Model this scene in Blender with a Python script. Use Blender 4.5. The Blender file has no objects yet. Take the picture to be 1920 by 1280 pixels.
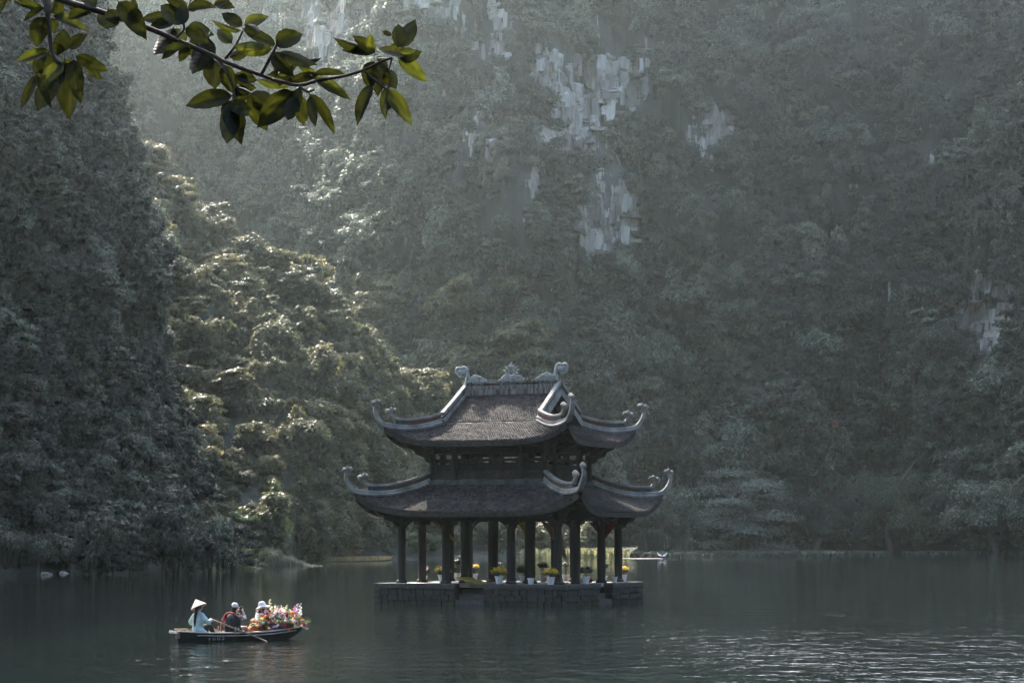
import bpy, bmesh, math, random
import numpy as np
from math import sin, cos, pi, radians, sqrt, atan2, hypot
from mathutils import Vector, Matrix, Euler

random.seed(7)
RNG = np.random.default_rng(11)
scene = bpy.context.scene
col = scene.collection

# ------------------------------------------------------------------ camera
FPX, HORIZON, EYE = 4150.0, 1010.0, 3.172          # focal length and horizon in the photo's 1920x1280 pixels, eye height in m
cam_data = bpy.data.cameras.new('camera')
cam_data.sensor_width = 36.0
cam_data.lens = FPX / 1920.0 * 36.0
cam_data.shift_y = (HORIZON - 640.0) / 1920.0
cam_data.clip_start = 0.1
cam_data.clip_end = 6000.0
cam = bpy.data.objects.new('camera', cam_data)
cam.location = (0, 0, EYE)
cam.rotation_euler = (radians(90), 0, 0)
col.objects.link(cam)
scene.camera = cam

# ------------------------------------------------------------------ daylight
SUN_AZ, SUN_EL = radians(-24.0), radians(42.0)      # azimuth from +Y towards +X
world = bpy.data.worlds.new('World')
scene.world = world
world.use_nodes = True
wn, wl = world.node_tree.nodes, world.node_tree.links
wn.clear()
sky = wn.new('ShaderNodeTexSky')
sky.sky_type = 'NISHITA'
sky.sun_disc = False
sky.sun_elevation = SUN_EL
sky.sun_rotation = SUN_AZ
sky.air_density = 1.0
sky.dust_density = 3.5
sky.ozone_density = 1.0
bg = wn.new('ShaderNodeBackground')
bg.inputs['Strength'].default_value = 0.15
wo = wn.new('ShaderNodeOutputWorld')
wl.new(sky.outputs[0], bg.inputs[0])
wl.new(bg.outputs[0], wo.inputs[0])
sun_data = bpy.data.lights.new('sun', 'SUN')
sun_data.energy = 2.6
sun_data.angle = radians(0.6)
sun_data.color = (1.0, 0.92, 0.82)
sun = bpy.data.objects.new('sun', sun_data)
sdir = Vector((sin(SUN_AZ) * cos(SUN_EL), cos(SUN_AZ) * cos(SUN_EL), sin(SUN_EL)))
sun.rotation_euler = (-sdir).to_track_quat('-Z', 'Y').to_euler()
sun.location = sdir * 800
col.objects.link(sun)
scene.view_settings.view_transform = 'Standard'
scene.view_settings.look = 'None'
scene.view_settings.exposure = 2.65
scene.view_settings.gamma = 1.0
scene.view_settings.use_curve_mapping = False
scene.render.engine = 'CYCLES'
cy = scene.cycles
cy.use_denoising = True
cy.use_adaptive_sampling = True
cy.adaptive_threshold = 0.04
cy.max_bounces = 5
cy.diffuse_bounces = 2
cy.glossy_bounces = 3
cy.transmission_bounces = 3
cy.volume_bounces = 0
cy.transparent_max_bounces = 6
cy.sample_clamp_indirect = 6.0
cy.caustics_reflective = False
cy.caustics_refractive = False

# ------------------------------------------------------------------ helpers
def depth_of(y):                     # distance of a point of the water surface seen at photo row y
    return FPX * EYE / (y - HORIZON)
def at(x, y, D):                     # point at distance D (along the view) seen at photo pixel x, y
    return Vector(((x - 960.0) / FPX * D, D, EYE + (HORIZON - y) / FPX * D))
def on_water(x, y):
    return at(x, y, depth_of(y))

def tag(o, label=None, cat=None, group=None, kind=None):
    if label: o['label'] = label
    if cat: o['category'] = cat
    if group: o['group'] = group
    if kind: o['kind'] = kind
    return o
def empty(name, loc=(0, 0, 0), rz=0.0, parent=None):
    o = bpy.data.objects.new(name, None)
    o.location = loc
    o.rotation_euler = (0, 0, rz)
    o.empty_display_size = 0.2
    col.objects.link(o)
    if parent: o.parent = parent
    return o
def link(name, mesh, parent=None, loc=None, rot=None, scale=None):
    o = bpy.data.objects.new(name, mesh)
    col.objects.link(o)
    if parent: o.parent = parent
    if loc is not None: o.location = loc
    if rot is not None: o.rotation_euler = rot
    if scale is not None: o.scale = scale if hasattr(scale, '__len__') else (scale,) * 3
    return o

class MB:
    """collects shapes and builds ONE mesh"""
    def __init__(s): s.v = []; s.f = []; s.mi = []; s.cm = 0
    def add(s, vs, fs):
        b = len(s.v)
        s.v.extend([tuple(p) for p in vs])
        for f in fs:
            s.f.append(tuple(i + b for i in f)); s.mi.append(s.cm)
        return s
    def box(s, c, d, R=None, taper=1.0, jit=0.0):
        x, y, z = d[0] / 2, d[1] / 2, d[2] / 2
        vs = [Vector((sx * x * (taper if sz > 0 else 1), sy * y * (taper if sz > 0 else 1), sz * z)) for sz in (-1, 1) for sy in (-1, 1) for sx in (-1, 1)]
        if jit: vs = [p + Vector((random.uniform(-jit, jit), random.uniform(-jit, jit), random.uniform(-jit, jit))) for p in vs]
        if R is not None: vs = [R @ p for p in vs]
        c = Vector(c)
        return s.add([p + c for p in vs], [(0, 2, 3, 1), (4, 5, 7, 6), (0, 1, 5, 4), (2, 6, 7, 3), (0, 4, 6, 2), (1, 3, 7, 5)])
    def bar(s, a, b, w, h, up=(0, 0, 1)):
        a, b = Vector(a), Vector(b)
        d = (b - a); L = d.length; d.normalize()
        sd = d.cross(Vector(up))
        if sd.length < 1e-5: sd = d.cross(Vector((1, 0, 0)))
        sd.normalize(); u = sd.cross(d)
        R = Matrix((d, sd, u)).transposed()
        return s.box((a + b) / 2, (L, w, h), R)
    def sweep(s, path, secs, caps=True, up=Vector((0, 0, 1)), side=None):
        """path: points; secs: list of 2D sections (side, up) for every point, or one for all"""
        path = [Vector(p) for p in path]
        n = len(path)
        if not isinstance(secs[0][0], (tuple, list)): secs = [secs] * n
        m = len(secs[0]); vs = []
        for i, p in enumerate(path):
            t = (path[min(i + 1, n - 1)] - path[max(i - 1, 0)]).normalized()
            sd = Vector(side) if side is not None else t.cross(up)
            if sd.length < 1e-4: sd = Vector((1, 0, 0))
            sd.normalize(); u = sd.cross(t).normalized()
            for (a, b) in secs[i]: vs.append(p + sd * a + u * b)
        fs = []
        for i in range(n - 1):
            for j in range(m):
                k = (j + 1) % m
                fs.append((i * m + j, i * m + k, (i + 1) * m + k, (i + 1) * m + j))
        if caps:
            fs.append(tuple(range(m - 1, -1, -1))); fs.append(tuple((n - 1) * m + j for j in range(m)))
        return s.add(vs, fs)
    def tube(s, path, radii, n=8, caps=True):
        path = [Vector(p) for p in path]
        if not hasattr(radii, '__len__'): radii = [radii] * len(path)
        t0 = (path[1] - path[0]).normalized()
        ref = Vector((0, 0, 1)) if abs(t0.z) < 0.9 else Vector((1, 0, 0))
        vs = []; N = len(path)
        for i, p in enumerate(path):
            t = (path[min(i + 1, N - 1)] - path[max(i - 1, 0)]).normalized()
            sd = t.cross(ref)
            if sd.length < 1e-4: sd = t.cross(Vector((0.3, 1, 0.1)))
            sd.normalize(); u = sd.cross(t).normalized(); ref = u
            for j in range(n):
                a = 2 * pi * j / n
                vs.append(p + (sd * cos(a) + u * sin(a)) * radii[i])
        fs = [(i * n + j, i * n + (j + 1) % n, (i + 1) * n + (j + 1) % n, (i + 1) * n + j) for i in range(N - 1) for j in range(n)]
        if caps:
            fs.append(tuple(range(n - 1, -1, -1))); fs.append(tuple((N - 1) * n + j for j in range(n)))
        return s.add(vs, fs)
    def lathe(s, prof, c=(0, 0, 0), n=16, R=None):
        c = Vector(c); vs = []
        for (r, z) in prof:
            for j in range(n):
                a = 2 * pi * j / n
                p = Vector((r * cos(a), r * sin(a), z))
                if R is not None: p = R @ p
                vs.append(c + p)
        m = len(prof)
        fs = [(i * n + j, i * n + (j + 1) % n, (i + 1) * n + (j + 1) % n, (i + 1) * n + j) for i in range(m - 1) for j in range(n)]
        if prof[0][0] > 1e-6: fs.append(tuple(range(n - 1, -1, -1)))
        if prof[-1][0] > 1e-6: fs.append(tuple((m - 1) * n + j for j in range(n)))
        return s.add(vs, fs)
    def ball(s, c, r, n=10, m=6, R=None):
        r = r if hasattr(r, '__len__') else (r, r, r)
        c = Vector(c); vs = []
        for i in range(m + 1):
            th = pi * i / m
            for j in range(n):
                a = 2 * pi * j / n
                p = Vector((r[0] * sin(th) * cos(a), r[1] * sin(th) * sin(a), -r[2] * cos(th)))
                if R is not None: p = R @ p
                vs.append(c + p)
        return s.add(vs, [(i * n + j, i * n + (j + 1) % n, (i + 1) * n + (j + 1) % n, (i + 1) * n + j) for i in range(m) for j in range(n)])
    def torus(s, c, R0, r, A, B, n=14, m=6, a0=0.0, a1=2 * pi):
        """ring in the plane of unit vectors A, B"""
        A, B, c = Vector(A), Vector(B), Vector(c)
        return s.tube([c + (A * cos(a0 + (a1 - a0) * i / n) + B * sin(a0 + (a1 - a0) * i / n)) * R0 for i in range(n + 1)], r, m)
    def prism(s, poly, O, A, B, thick):
        """2D outline in the plane O + a*A + b*B, extruded both ways along A x B"""
        A, B, O = Vector(A), Vector(B), Vector(O)
        N = A.cross(B).normalized() * (thick / 2); m = len(poly)
        vs = [O + A * a + B * b - N for a, b in poly] + [O + A * a + B * b + N for a, b in poly]
        fs = [tuple(range(m - 1, -1, -1)), tuple(range(m, 2 * m))] + [(i, (i + 1) % m, m + (i + 1) % m, m + i) for i in range(m)]
        return s.add(vs, fs)
    def grid(s, P, flip=False):
        n, m = len(P), len(P[0])
        fs = [(i * m + j, i * m + j + 1, (i + 1) * m + j + 1, (i + 1) * m + j) for i in range(n - 1) for j in range(m - 1)]
        if flip: fs = [f[::-1] for f in fs]
        return s.add([p for row in P for p in row], fs)
    def mesh(s, name, mat, smooth=False):
        me = bpy.data.meshes.new(name)
        me.from_pydata(s.v, [], s.f)
        mats = mat if isinstance(mat, (list, tuple)) else [mat]
        for m in mats: me.materials.append(m)
        if len(mats) > 1: me.polygons.foreach_set('material_index', s.mi)
        me.update()
        bm = bmesh.new(); bm.from_mesh(me)
        bmesh.ops.recalc_face_normals(bm, faces=bm.faces)
        bm.to_mesh(me); bm.free()
        if smooth:
            me.polygons.foreach_set('use_smooth', [True] * len(me.polygons))
            if smooth is not True: me.set_sharp_from_angle(angle=radians(smooth))
        return me
    def build(s, name, mat, parent=None, smooth=False, **k):
        return link(name, s.mesh(name, mat, smooth), parent, **k)

def fast_mesh(name, V, F, mat, attrs=None, smooth=False):
    """V (n,3) array, F (m,k) array with one face size"""
    me = bpy.data.meshes.new(name)
    V = np.ascontiguousarray(V, np.float32); F = np.ascontiguousarray(F, np.int32)
    me.vertices.add(len(V)); me.vertices.foreach_set('co', V.ravel())
    k = F.shape[1]
    me.loops.add(F.size); me.loops.foreach_set('vertex_index', F.ravel())
    me.polygons.add(len(F))
    me.polygons.foreach_set('loop_start', np.arange(0, F.size, k, dtype=np.int32))
    if smooth: me.polygons.foreach_set('use_smooth', np.ones(len(F), bool))
    for nm, a in (attrs or {}).items():
        at_ = me.attributes.new(nm, 'FLOAT', 'POINT'); at_.data.foreach_set('value', np.ascontiguousarray(a, np.float32))
    me.materials.append(mat)
    me.update(calc_edges=True); me.validate()
    return me

# value noise, vectorised
def _hash(i, j, k, seed):
    n = (i * 374761393 + j * 668265263 + k * 2147483647 + seed * 1274126177) & 0xFFFFFFFF
    n = ((n ^ (n >> 13)) * 1274126177) & 0xFFFFFFFF
    return ((n ^ (n >> 16)) & 0xFFFF) / 65535.0
def vnoise(p, seed=0):
    p = np.asarray(p, float); i = np.floor(p).astype(np.int64); f = p - i; f = f * f * (3 - 2 * f)
    o = 0
    for dx in (0, 1):
        for dy in (0, 1):
            for dz in (0, 1):
                w = (f[..., 0] if dx else 1 - f[..., 0]) * (f[..., 1] if dy else 1 - f[..., 1]) * (f[..., 2] if dz else 1 - f[..., 2])
                o = o + w * _hash(i[..., 0] + dx, i[..., 1] + dy, i[..., 2] + dz, seed)
    return o * 2 - 1
def fbm(p, oct=4, seed=0):
    p = np.asarray(p, float); a, o = 1.0, 0
    for q in range(oct):
        o = o + a * vnoise(p, seed + q); p = p * 2.03 + 17.1; a *= 0.5
    return o

# ------------------------------------------------------------------ materials
def material(name, base, base2=None, rough=0.7, scale=4.0, bump=0.0, bscale=None, metal=0.0, spec=0.3, detail=4.0, stretch=(1, 1, 1), coords='Object', thr=(0.35, 0.65), coat=0.0):
    m = bpy.data.materials.new(name); m.use_nodes = True
    n, l = m.node_tree.nodes, m.node_tree.links
    b = n['Principled BSDF']
    b.inputs['Roughness'].default_value = rough
    b.inputs['Metallic'].default_value = metal
    b.inputs['Specular IOR Level'].default_value = spec
    if coat: b.inputs['Coat Weight'].default_value = coat
    tc = n.new('ShaderNodeTexCoord'); mp = n.new('ShaderNodeMapping'); mp.inputs['Scale'].default_value = stretch
    l.new(tc.outputs[coords], mp.inputs[0])
    nz = n.new('ShaderNodeTexNoise'); nz.inputs['Scale'].default_value = scale; nz.inputs['Detail'].default_value = detail; nz.inputs['Roughness'].default_value = 0.6
    l.new(mp.outputs[0], nz.inputs['Vector'])
    rp = n.new('ShaderNodeValToRGB')
    rp.color_ramp.elements[0].position, rp.color_ramp.elements[1].position = thr
    rp.color_ramp.elements[0].color = (*base, 1)
    rp.color_ramp.elements[1].color = (*(base2 or tuple(min(1, c * 1.5) for c in base)), 1)
    l.new(nz.outputs[0], rp.inputs[0]); l.new(rp.outputs[0], b.inputs['Base Color'])
    if bump:
        nb = n.new('ShaderNodeTexNoise'); nb.inputs['Scale'].default_value = bscale or scale * 4; nb.inputs['Detail'].default_value = 5
        l.new(mp.outputs[0], nb.inputs['Vector'])
        bp = n.new('ShaderNodeBump'); bp.inputs['Strength'].default_value = 0.6; bp.inputs['Distance'].default_value = bump
        l.new(nb.outputs[0], bp.inputs['Height']); l.new(bp.outputs[0], b.inputs['Normal'])
    return m

def leaf_material(name, c0, c1, c2, trans=0.35, rough=0.42, tree_var=0.5):
    """leaves: colour by leaf (attribute lv) and by plant (object random), partly translucent"""
    m = bpy.data.materials.new(name); m.use_nodes = True
    n, l = m.node_tree.nodes, m.node_tree.links
    b = n['Principled BSDF']; b.inputs['Roughness'].default_value = rough; b.inputs['Specular IOR Level'].default_value = 0.28
    av = n.new('ShaderNodeAttribute'); av.attribute_name = 'lv'
    oi = n.new('ShaderNodeObjectInfo')
    mx = n.new('ShaderNodeMath'); mx.operation = 'MULTIPLY_ADD'; mx.inputs[1].default_value = 1 - tree_var
    ml = n.new('ShaderNodeMath'); ml.operation = 'MULTIPLY'; ml.inputs[1].default_value = tree_var
    l.new(oi.outputs['Random'], ml.inputs[0]); l.new(av.outputs['Fac'], mx.inputs[0]); l.new(ml.outputs[0], mx.inputs[2])
    rp = n.new('ShaderNodeValToRGB'); e = rp.color_ramp.elements
    e[0].color, e[0].position = (*c0, 1), 0.2
    e[1].color, e[1].position = (*c2, 1), 0.88
    k = e.new(0.58); k.color = (*c1, 1)
    l.new(mx.outputs[0], rp.inputs[0]); l.new(rp.outputs[0], b.inputs['Base Color'])
    tr = n.new('ShaderNodeBsdfTranslucent')
    hs = n.new('ShaderNodeHueSaturation'); hs.inputs['Saturation'].default_value = 1.2; hs.inputs['Value'].default_value = 1.6
    l.new(rp.outputs[0], hs.inputs['Color']); l.new(hs.outputs[0], tr.inputs['Color'])
    ms = n.new('ShaderNodeMixShader'); ms.inputs[0].default_value = trans
    l.new(b.outputs[0], ms.inputs[1]); l.new(tr.outputs[0], ms.inputs[2])
    l.new(ms.outputs[0], n['Material Output'].inputs[0])
    return m

M = {}
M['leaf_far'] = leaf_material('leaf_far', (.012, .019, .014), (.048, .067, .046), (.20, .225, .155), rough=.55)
M['leaf_near'] = leaf_material('leaf_near', (.005, .008, .006), (.021, .032, .021), (.14, .165, .11), rough=.5)  # darker leaf tones put the shade of the crag into the colour
M['leaf_warm'] = leaf_material('leaf_warm', (.026, .034, .018), (.080, .083, .040), (.21, .185, .09), trans=0.45, rough=.5)  # warmer, lighter leaf tones put the sunlight of the spur into the colour
M['leaf_orange'] = leaf_material('leaf_orange', (.06, .05, .03), (.16, .085, .035), (.32, .15, .06), trans=0.3)
M['leaf_vine'] = leaf_material('leaf_vine', (.035, .055, .025), (.065, .09, .035), (.13, .14, .05), trans=0.4)
M['reed'] = leaf_material('reed', (.07, .09, .05), (.13, .14, .075), (.22, .20, .11), trans=0.3, rough=0.6)
M['dry_grass'] = leaf_material('dry_grass', (.20, .17, .08), (.30, .24, .11), (.42, .32, .16), trans=0.3, rough=0.7)
M['rust'] = leaf_material('rust', (.22, .10, .06), (.32, .15, .09), (.40, .22, .14), trans=0.3, rough=0.7)
M['hyacinth'] = leaf_material('hyacinth', (.025, .034, .026), (.058, .07, .052), (.13, .14, .105), trans=0.10, rough=0.8)
M['bark'] = material('bark', (.05, .042, .034), (.10, .085, .07), rough=.9, scale=3, bump=.03, stretch=(3, 3, .6))
M['soil'] = material('soil', (.018, .022, .016), (.040, .042, .030), rough=.95, scale=.35, bump=.5, bscale=1.2)
M['stone_dark'] = material('stone_dark', (.030, .030, .026), (.095, .092, .080), rough=.85, scale=5, bump=.02, thr=(.3, .72))
M['stone_brick'] = material('stone_brick', (.018, .017, .014), (.055, .050, .041), rough=.85, scale=6, bump=.02, thr=(.3, .72))
M['stone_floor'] = material('stone_floor', (.20, .19, .17), (.32, .30, .27), rough=.8, scale=2, bump=.008)
M['wood_dark'] = material('wood_dark', (.010, .009, .008), (.026, .023, .020), rough=.75, scale=2.5, bump=.006, stretch=(1, 1, .25))
M['wood_eave'] = material('wood_eave', (.022, .018, .014), (.055, .045, .035), rough=.85, scale=3, bump=.008)
M['tile'] = material('tile', (.012, .011, .0105), (.058, .048, .042), rough=.75, scale=1.6, bump=.008, bscale=30, thr=(.32, .7))
M['plaster'] = material('plaster', (.085, .083, .072), (.255, .245, .215), rough=.8, scale=1.6, bump=.008, bscale=14, thr=(.28, .66))
M['plaster_teal'] = material('plaster_teal', (.032, .037, .032), (.085, .09, .078), rough=.8, scale=2, bump=.008)
M['ridge_weathered'] = material('ridge_weathered', (.05, .042, .036), (.24, .215, .185), rough=.9, scale=3.2, bump=.01, stretch=(2.5, 2.5, .35), thr=(.36, .68))
M['red_panel'] = material('red_panel', (.07, .022, .014), (.15, .045, .025), rough=.7, scale=6)
M['ochre_fret'] = material('ochre_fret', (.05, .028, .012), (.13, .07, .028), rough=.7, scale=8)
M['pot_white'] = material('pot_white', (.62, .63, .64), (.74, .74, .74), rough=.45, scale=3)
M['pot_soil'] = material('pot_soil', (.02, .015, .01), rough=.95)
M['petal_yellow'] = leaf_material('petal_yellow', (.42, .26, .015), (.62, .42, .02), (.80, .62, .08), trans=.25, tree_var=.1)
M['petal_darkred'] = leaf_material('petal_darkred', (.045, .010, .014), (.085, .015, .02), (.13, .03, .035), trans=.2, tree_var=.2)
M['mum_leaf'] = leaf_material('mum_leaf', (.012, .022, .012), (.024, .040, .02), (.04, .06, .03), trans=.15)
M['cloth_yellow'] = leaf_material('cloth_yellow', (.36, .30, .06), (.36, .30, .06), (.36, .30, .06), trans=.55, rough=.8)
M['cloth_red'] = leaf_material('cloth_red', (.20, .025, .02), (.20, .025, .02), (.20, .025, .02), trans=.5, rough=.8)
M['cloth_peach'] = leaf_material('cloth_peach', (.26, .17, .12), (.26, .17, .12), (.26, .17, .12), trans=.55, rough=.8)
M['mortar'] = material('mortar', (.085, .082, .072), (.15, .145, .13), rough=.95, scale=8)
M['leaf_pale'] = leaf_material('leaf_pale', (.022, .032, .025), (.060, .075, .058), (.16, .175, .135), trans=0.3, rough=.5)
M['leaf_green'] = leaf_material('leaf_green', (.018, .028, .016), (.050, .070, .038), (.13, .155, .085), trans=0.3, rough=.5)
M['carving'] = material('carving', (.15, .16, .145), (.36, .37, .34), rough=.8, scale=5, bump=.02, bscale=12, thr=(.3, .62))
M['stone_wet'] = material('stone_wet', (.008, .010, .007), (.040, .044, .030), rough=.35, scale=5, bump=.02, thr=(.35, .7), spec=.5)
def tile_material():
    m = M['tile']; n, l = m.node_tree.nodes, m.node_tree.links
    rp = [x for x in n if x.type == 'VALTORGB'][0]; b = n['Principled BSDF']
    av = n.new('ShaderNodeAttribute'); av.attribute_name = 'lv'
    mr = n.new('ShaderNodeMapRange'); mr.inputs['To Min'].default_value = .35; mr.inputs['To Max'].default_value = 1.75
    l.new(av.outputs['Fac'], mr.inputs[0])
    hs = n.new('ShaderNodeHueSaturation'); l.new(rp.outputs[0], hs.inputs['Color']); l.new(mr.outputs[0], hs.inputs['Value']); l.new(hs.outputs[0], b.inputs['Base Color'])
tile_material()

# ================================================================== THE SETTING
# ------------------------------------------------------------------ lake
def water_material():
    m = bpy.data.materials.new('lake_water'); m.use_nodes = True
    n, l = m.node_tree.nodes, m.node_tree.links
    b = n['Principled BSDF']
    b.inputs['Base Color'].default_value = (.006, .010, .009, 1)
    b.inputs['Roughness'].default_value = .04
    b.inputs['IOR'].default_value = 1.333
    b.inputs['Specular IOR Level'].default_value = .5
    geo = n.new('ShaderNodeNewGeometry')
    def noise(scale, sx, sy, detail, rough=.55):
        mp = n.new('ShaderNodeMapping'); mp.inputs['Scale'].default_value = (sx, sy, 1); mp.inputs['Rotation'].default_value = (0, 0, radians(6))
        l.new(geo.outputs['Position'], mp.inputs[0])
        t = n.new('ShaderNodeTexNoise'); t.inputs['Scale'].default_value = scale; t.inputs['Detail'].default_value = detail; t.inputs['Roughness'].default_value = rough
        l.new(mp.outputs[0], t.inputs['Vector'])
        return t.outputs[0]
    def math_(op, a, b_=None, clamp=False):
        q = n.new('ShaderNodeMath'); q.operation = op; q.use_clamp = clamp
        for i, v in enumerate((a, b_)):
            if v is None: continue
            if hasattr(v, 'is_output'): l.new(v, q.inputs[i])
            else: q.inputs[i].default_value = v
        return q.outputs[0]
    w1 = noise(1.0, .95, 2.0, 4.0)            # short wind ripples
    w3 = noise(1.0, 1.0, .60, 3.0)             # chop seen as short dashes
    w2 = noise(1.0, .16, .42, 2.0)             # longer undulation
    # the breeze reaches the open water in front of the pavilion, the far side lies calmer; cat's-paws break it up
    sep = n.new('ShaderNodeSeparateXYZ'); l.new(geo.outputs['Position'], sep.inputs[0])
    mr = n.new('ShaderNodeMapRange'); mr.inputs['From Min'].default_value = 66; mr.inputs['From Max'].default_value = 160
    mr.inputs['To Min'].default_value = 1.0; mr.inputs['To Max'].default_value = .16; l.new(sep.outputs[1], mr.inputs[0])
    paws = noise(1.0, .05, .022, 3.0)
    mr2 = n.new('ShaderNodeMapRange'); mr2.inputs['From Min'].default_value = .35; mr2.inputs['From Max'].default_value = .65
    mr2.inputs['To Min'].default_value = .45; mr2.inputs['To Max'].default_value = 1.25; l.new(paws, mr2.inputs[0])
    mr3 = n.new('ShaderNodeMapRange'); mr3.inputs['From Min'].default_value = -11; mr3.inputs['From Max'].default_value = 13
    mr3.inputs['To Min'].default_value = .55; mr3.inputs['To Max'].default_value = 1.45; l.new(sep.outputs[0], mr3.inputs[0])   # the crag shelters the left side
    amp = math_('MULTIPLY', math_('MULTIPLY', mr.outputs[0], mr2.outputs[0]), mr3.outputs[0])
    h = math_('ADD', math_('ADD', math_('MULTIPLY', w1, .25), math_('MULTIPLY', w3, .85)), math_('MULTIPLY', w2, .40))
    h = math_('MULTIPLY', h, amp)
    bp = n.new('ShaderNodeBump'); bp.inputs['Strength'].default_value = 1.0; bp.inputs['Distance'].default_value = .20
    l.new(h, bp.inputs['Height']); l.new(bp.outputs[0], b.inputs['Normal'])
    return m
mb = MB()
mb.add([(-880, -280, 0), (880, -280, 0), (880, 720, 0), (-880, 720, 0)], [(0, 1, 2, 3)])
lake = tag(mb.build('lake', water_material()), kind='structure')

# ------------------------------------------------------------------ mountains
def rock_material():
    m = bpy.data.materials.new('limestone'); m.use_nodes = True
    n, l = m.node_tree.nodes, m.node_tree.links
    b = n['Principled BSDF']; b.inputs['Roughness'].default_value = .9; b.inputs['Specular IOR Level'].default_value = .15
    geo = n.new('ShaderNodeNewGeometry')
    def nz(scale, st, detail=5):
        mp = n.new('ShaderNodeMapping'); mp.inputs['Scale'].default_value = st; l.new(geo.outputs['Position'], mp.inputs[0])
        t = n.new('ShaderNodeTexNoise'); t.inputs['Scale'].default_value = scale; t.inputs['Detail'].default_value = detail; t.inputs['Roughness'].default_value = .62
        l.new(mp.outputs[0], t.inputs['Vector']); return t.outputs[0]
    def ramp(src, a, b_, ca, cb):
        r = n.new('ShaderNodeValToRGB'); r.color_ramp.elements[0].position = a; r.color_ramp.elements[1].position = b_
        r.color_ramp.elements[0].color = (*ca, 1); r.color_ramp.elements[1].color = (*cb, 1); l.new(src, r.inputs[0]); return r.outputs[0]
    streak = nz(1.0, (.26, .05, .035), 3)
    strata = nz(1.0, (.06, .06, .34), 5)
    crackn = nz(1.0, (.75, .14, .07), 4)
    fine = nz(1.0, (.9, .9, .25))
    dark = ramp(fine, .3, .75, (.034, .038, .031), (.10, .102, .088))
    pale = ramp(fine, .3, .72, (.15, .13, .105), (.44, .385, .315))
    st_a = ramp(streak, .44, .58, (0, 0, 0), (1, 1, 1)); st_b = ramp(strata, .40, .50, (.15, .15, .15), (1, 1, 1))
    sm_ = n.new('ShaderNodeMath'); sm_.operation = 'MULTIPLY'; l.new(st_a, sm_.inputs[0]); l.new(st_b, sm_.inputs[1]); st = sm_.outputs[0]
    at_ = n.new('ShaderNodeAttribute'); at_.attribute_name = 'bare'
    def mth(op, a, b2, cl=False):
        q = n.new('ShaderNodeMath'); q.operation = op; q.use_clamp = cl
        for i_, v_ in enumerate((a, b2)):
            if hasattr(v_, 'is_output'): l.new(v_, q.inputs[i_])
            else: q.inputs[i_].default_value = v_
        return q
    e_ = mth('ADD', mth('ADD', mth('MULTIPLY', at_.outputs['Fac'], 1.05).outputs[0], mth('MULTIPLY', mth('SUBTRACT', crackn, .5).outputs[0], 3.0).outputs[0]).outputs[0], mth('ADD', mth('MULTIPLY', mth('SUBTRACT', streak, .5).outputs[0], 2.4).outputs[0], mth('MULTIPLY', mth('SUBTRACT', strata, .5).outputs[0], 2.4).outputs[0]).outputs[0])
    mu = mth('MULTIPLY', mth('MULTIPLY', mth('SUBTRACT', e_.outputs[0], .66).outputs[0], 5.0, True).outputs[0], 1.0, True)
    mx = n.new('ShaderNodeMix'); mx.data_type = 'RGBA'
    veg = ramp(fine, .3, .75, (.010, .014, .010), (.030, .036, .026)); mv = n.new('ShaderNodeMix'); mv.data_type = 'RGBA'
    l.new(mth('MULTIPLY', at_.outputs['Fac'], 2.6, True).outputs[0], mv.inputs['Factor']); l.new(veg, mv.inputs[6]); l.new(dark, mv.inputs[7])
    l.new(mu.outputs[0], mx.inputs['Factor']); l.new(mv.outputs[2], mx.inputs[6]); l.new(pale, mx.inputs[7])
    l.new(mx.outputs[2], b.inputs['Base Color'])
    bp = n.new('ShaderNodeBump'); bp.inputs['Strength'].default_value = .8; bp.inputs['Distance'].default_value = .9
    l.new(fine, bp.inputs['Height']); l.new(bp.outputs[0], b.inputs['Normal'])
    return m
M['rock'] = rock_material()

def grid_faces(n, m):
    i, j = np.meshgrid(np.arange(n - 1), np.arange(m - 1), indexing='ij')
    a = i * m + j
    return np.stack([a, a + 1, a + m + 1, a + m], -1).reshape(-1, 4)
def grid_normals(P):
    du = np.gradient(P, axis=0); dv = np.gradient(P, axis=1)
    N = np.cross(du, dv); return N / (np.linalg.norm(N, axis=-1, keepdims=True) + 1e-9)

# bare limestone patches of the back mountain: (x, y, half width, half height, strength) as seen in the photograph, kept as bearings and heights
BARE = [(1090, 185, 75, 80, 1.0), (1020, 165, 42, 75, .9), (1150, 170, 60, 60, .85), (1085, 280, 32, 50, .9), (935, 75, 22, 90, .9), (900, 140, 50, 45, .55),
        (1155, 430, 76, 64, 1.0), (1110, 445, 30, 45, .8), (1335, 268, 44, 46, .95), (1215, 130, 14, 55, .7), (640, 40, 130, 60, .75), (800, 10, 60, 40, .7), (585, 110, 45, 50, .5),
        (560, 15, 70, 40, .7), (885, 240, 20, 50, .5), (1030, 390, 60, 22, .4), (1862, 590, 62, 72, 1.0), (700, 130, 40, 50, .5), (905, 285, 16, 14, .6), (1020, 240, 25, 40, .7), (640, 70, 240, 110, .42), (930, 130, 230, 150, .40), (1100, 330, 140, 150, .38), (760, 250, 160, 110, .25)]
def bareness(q, e):
    x = q * FPX + 960; y = HORIZON - e * FPX
    o = np.zeros_like(q)
    for (cx, cy, hw, hh, s) in BARE:
        d = ((x - cx) / hw) ** 2 + ((y - cy) / hh) ** 2
        o = np.maximum(o, s * np.clip(1.55 - d, 0, 1))
    return o

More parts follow.
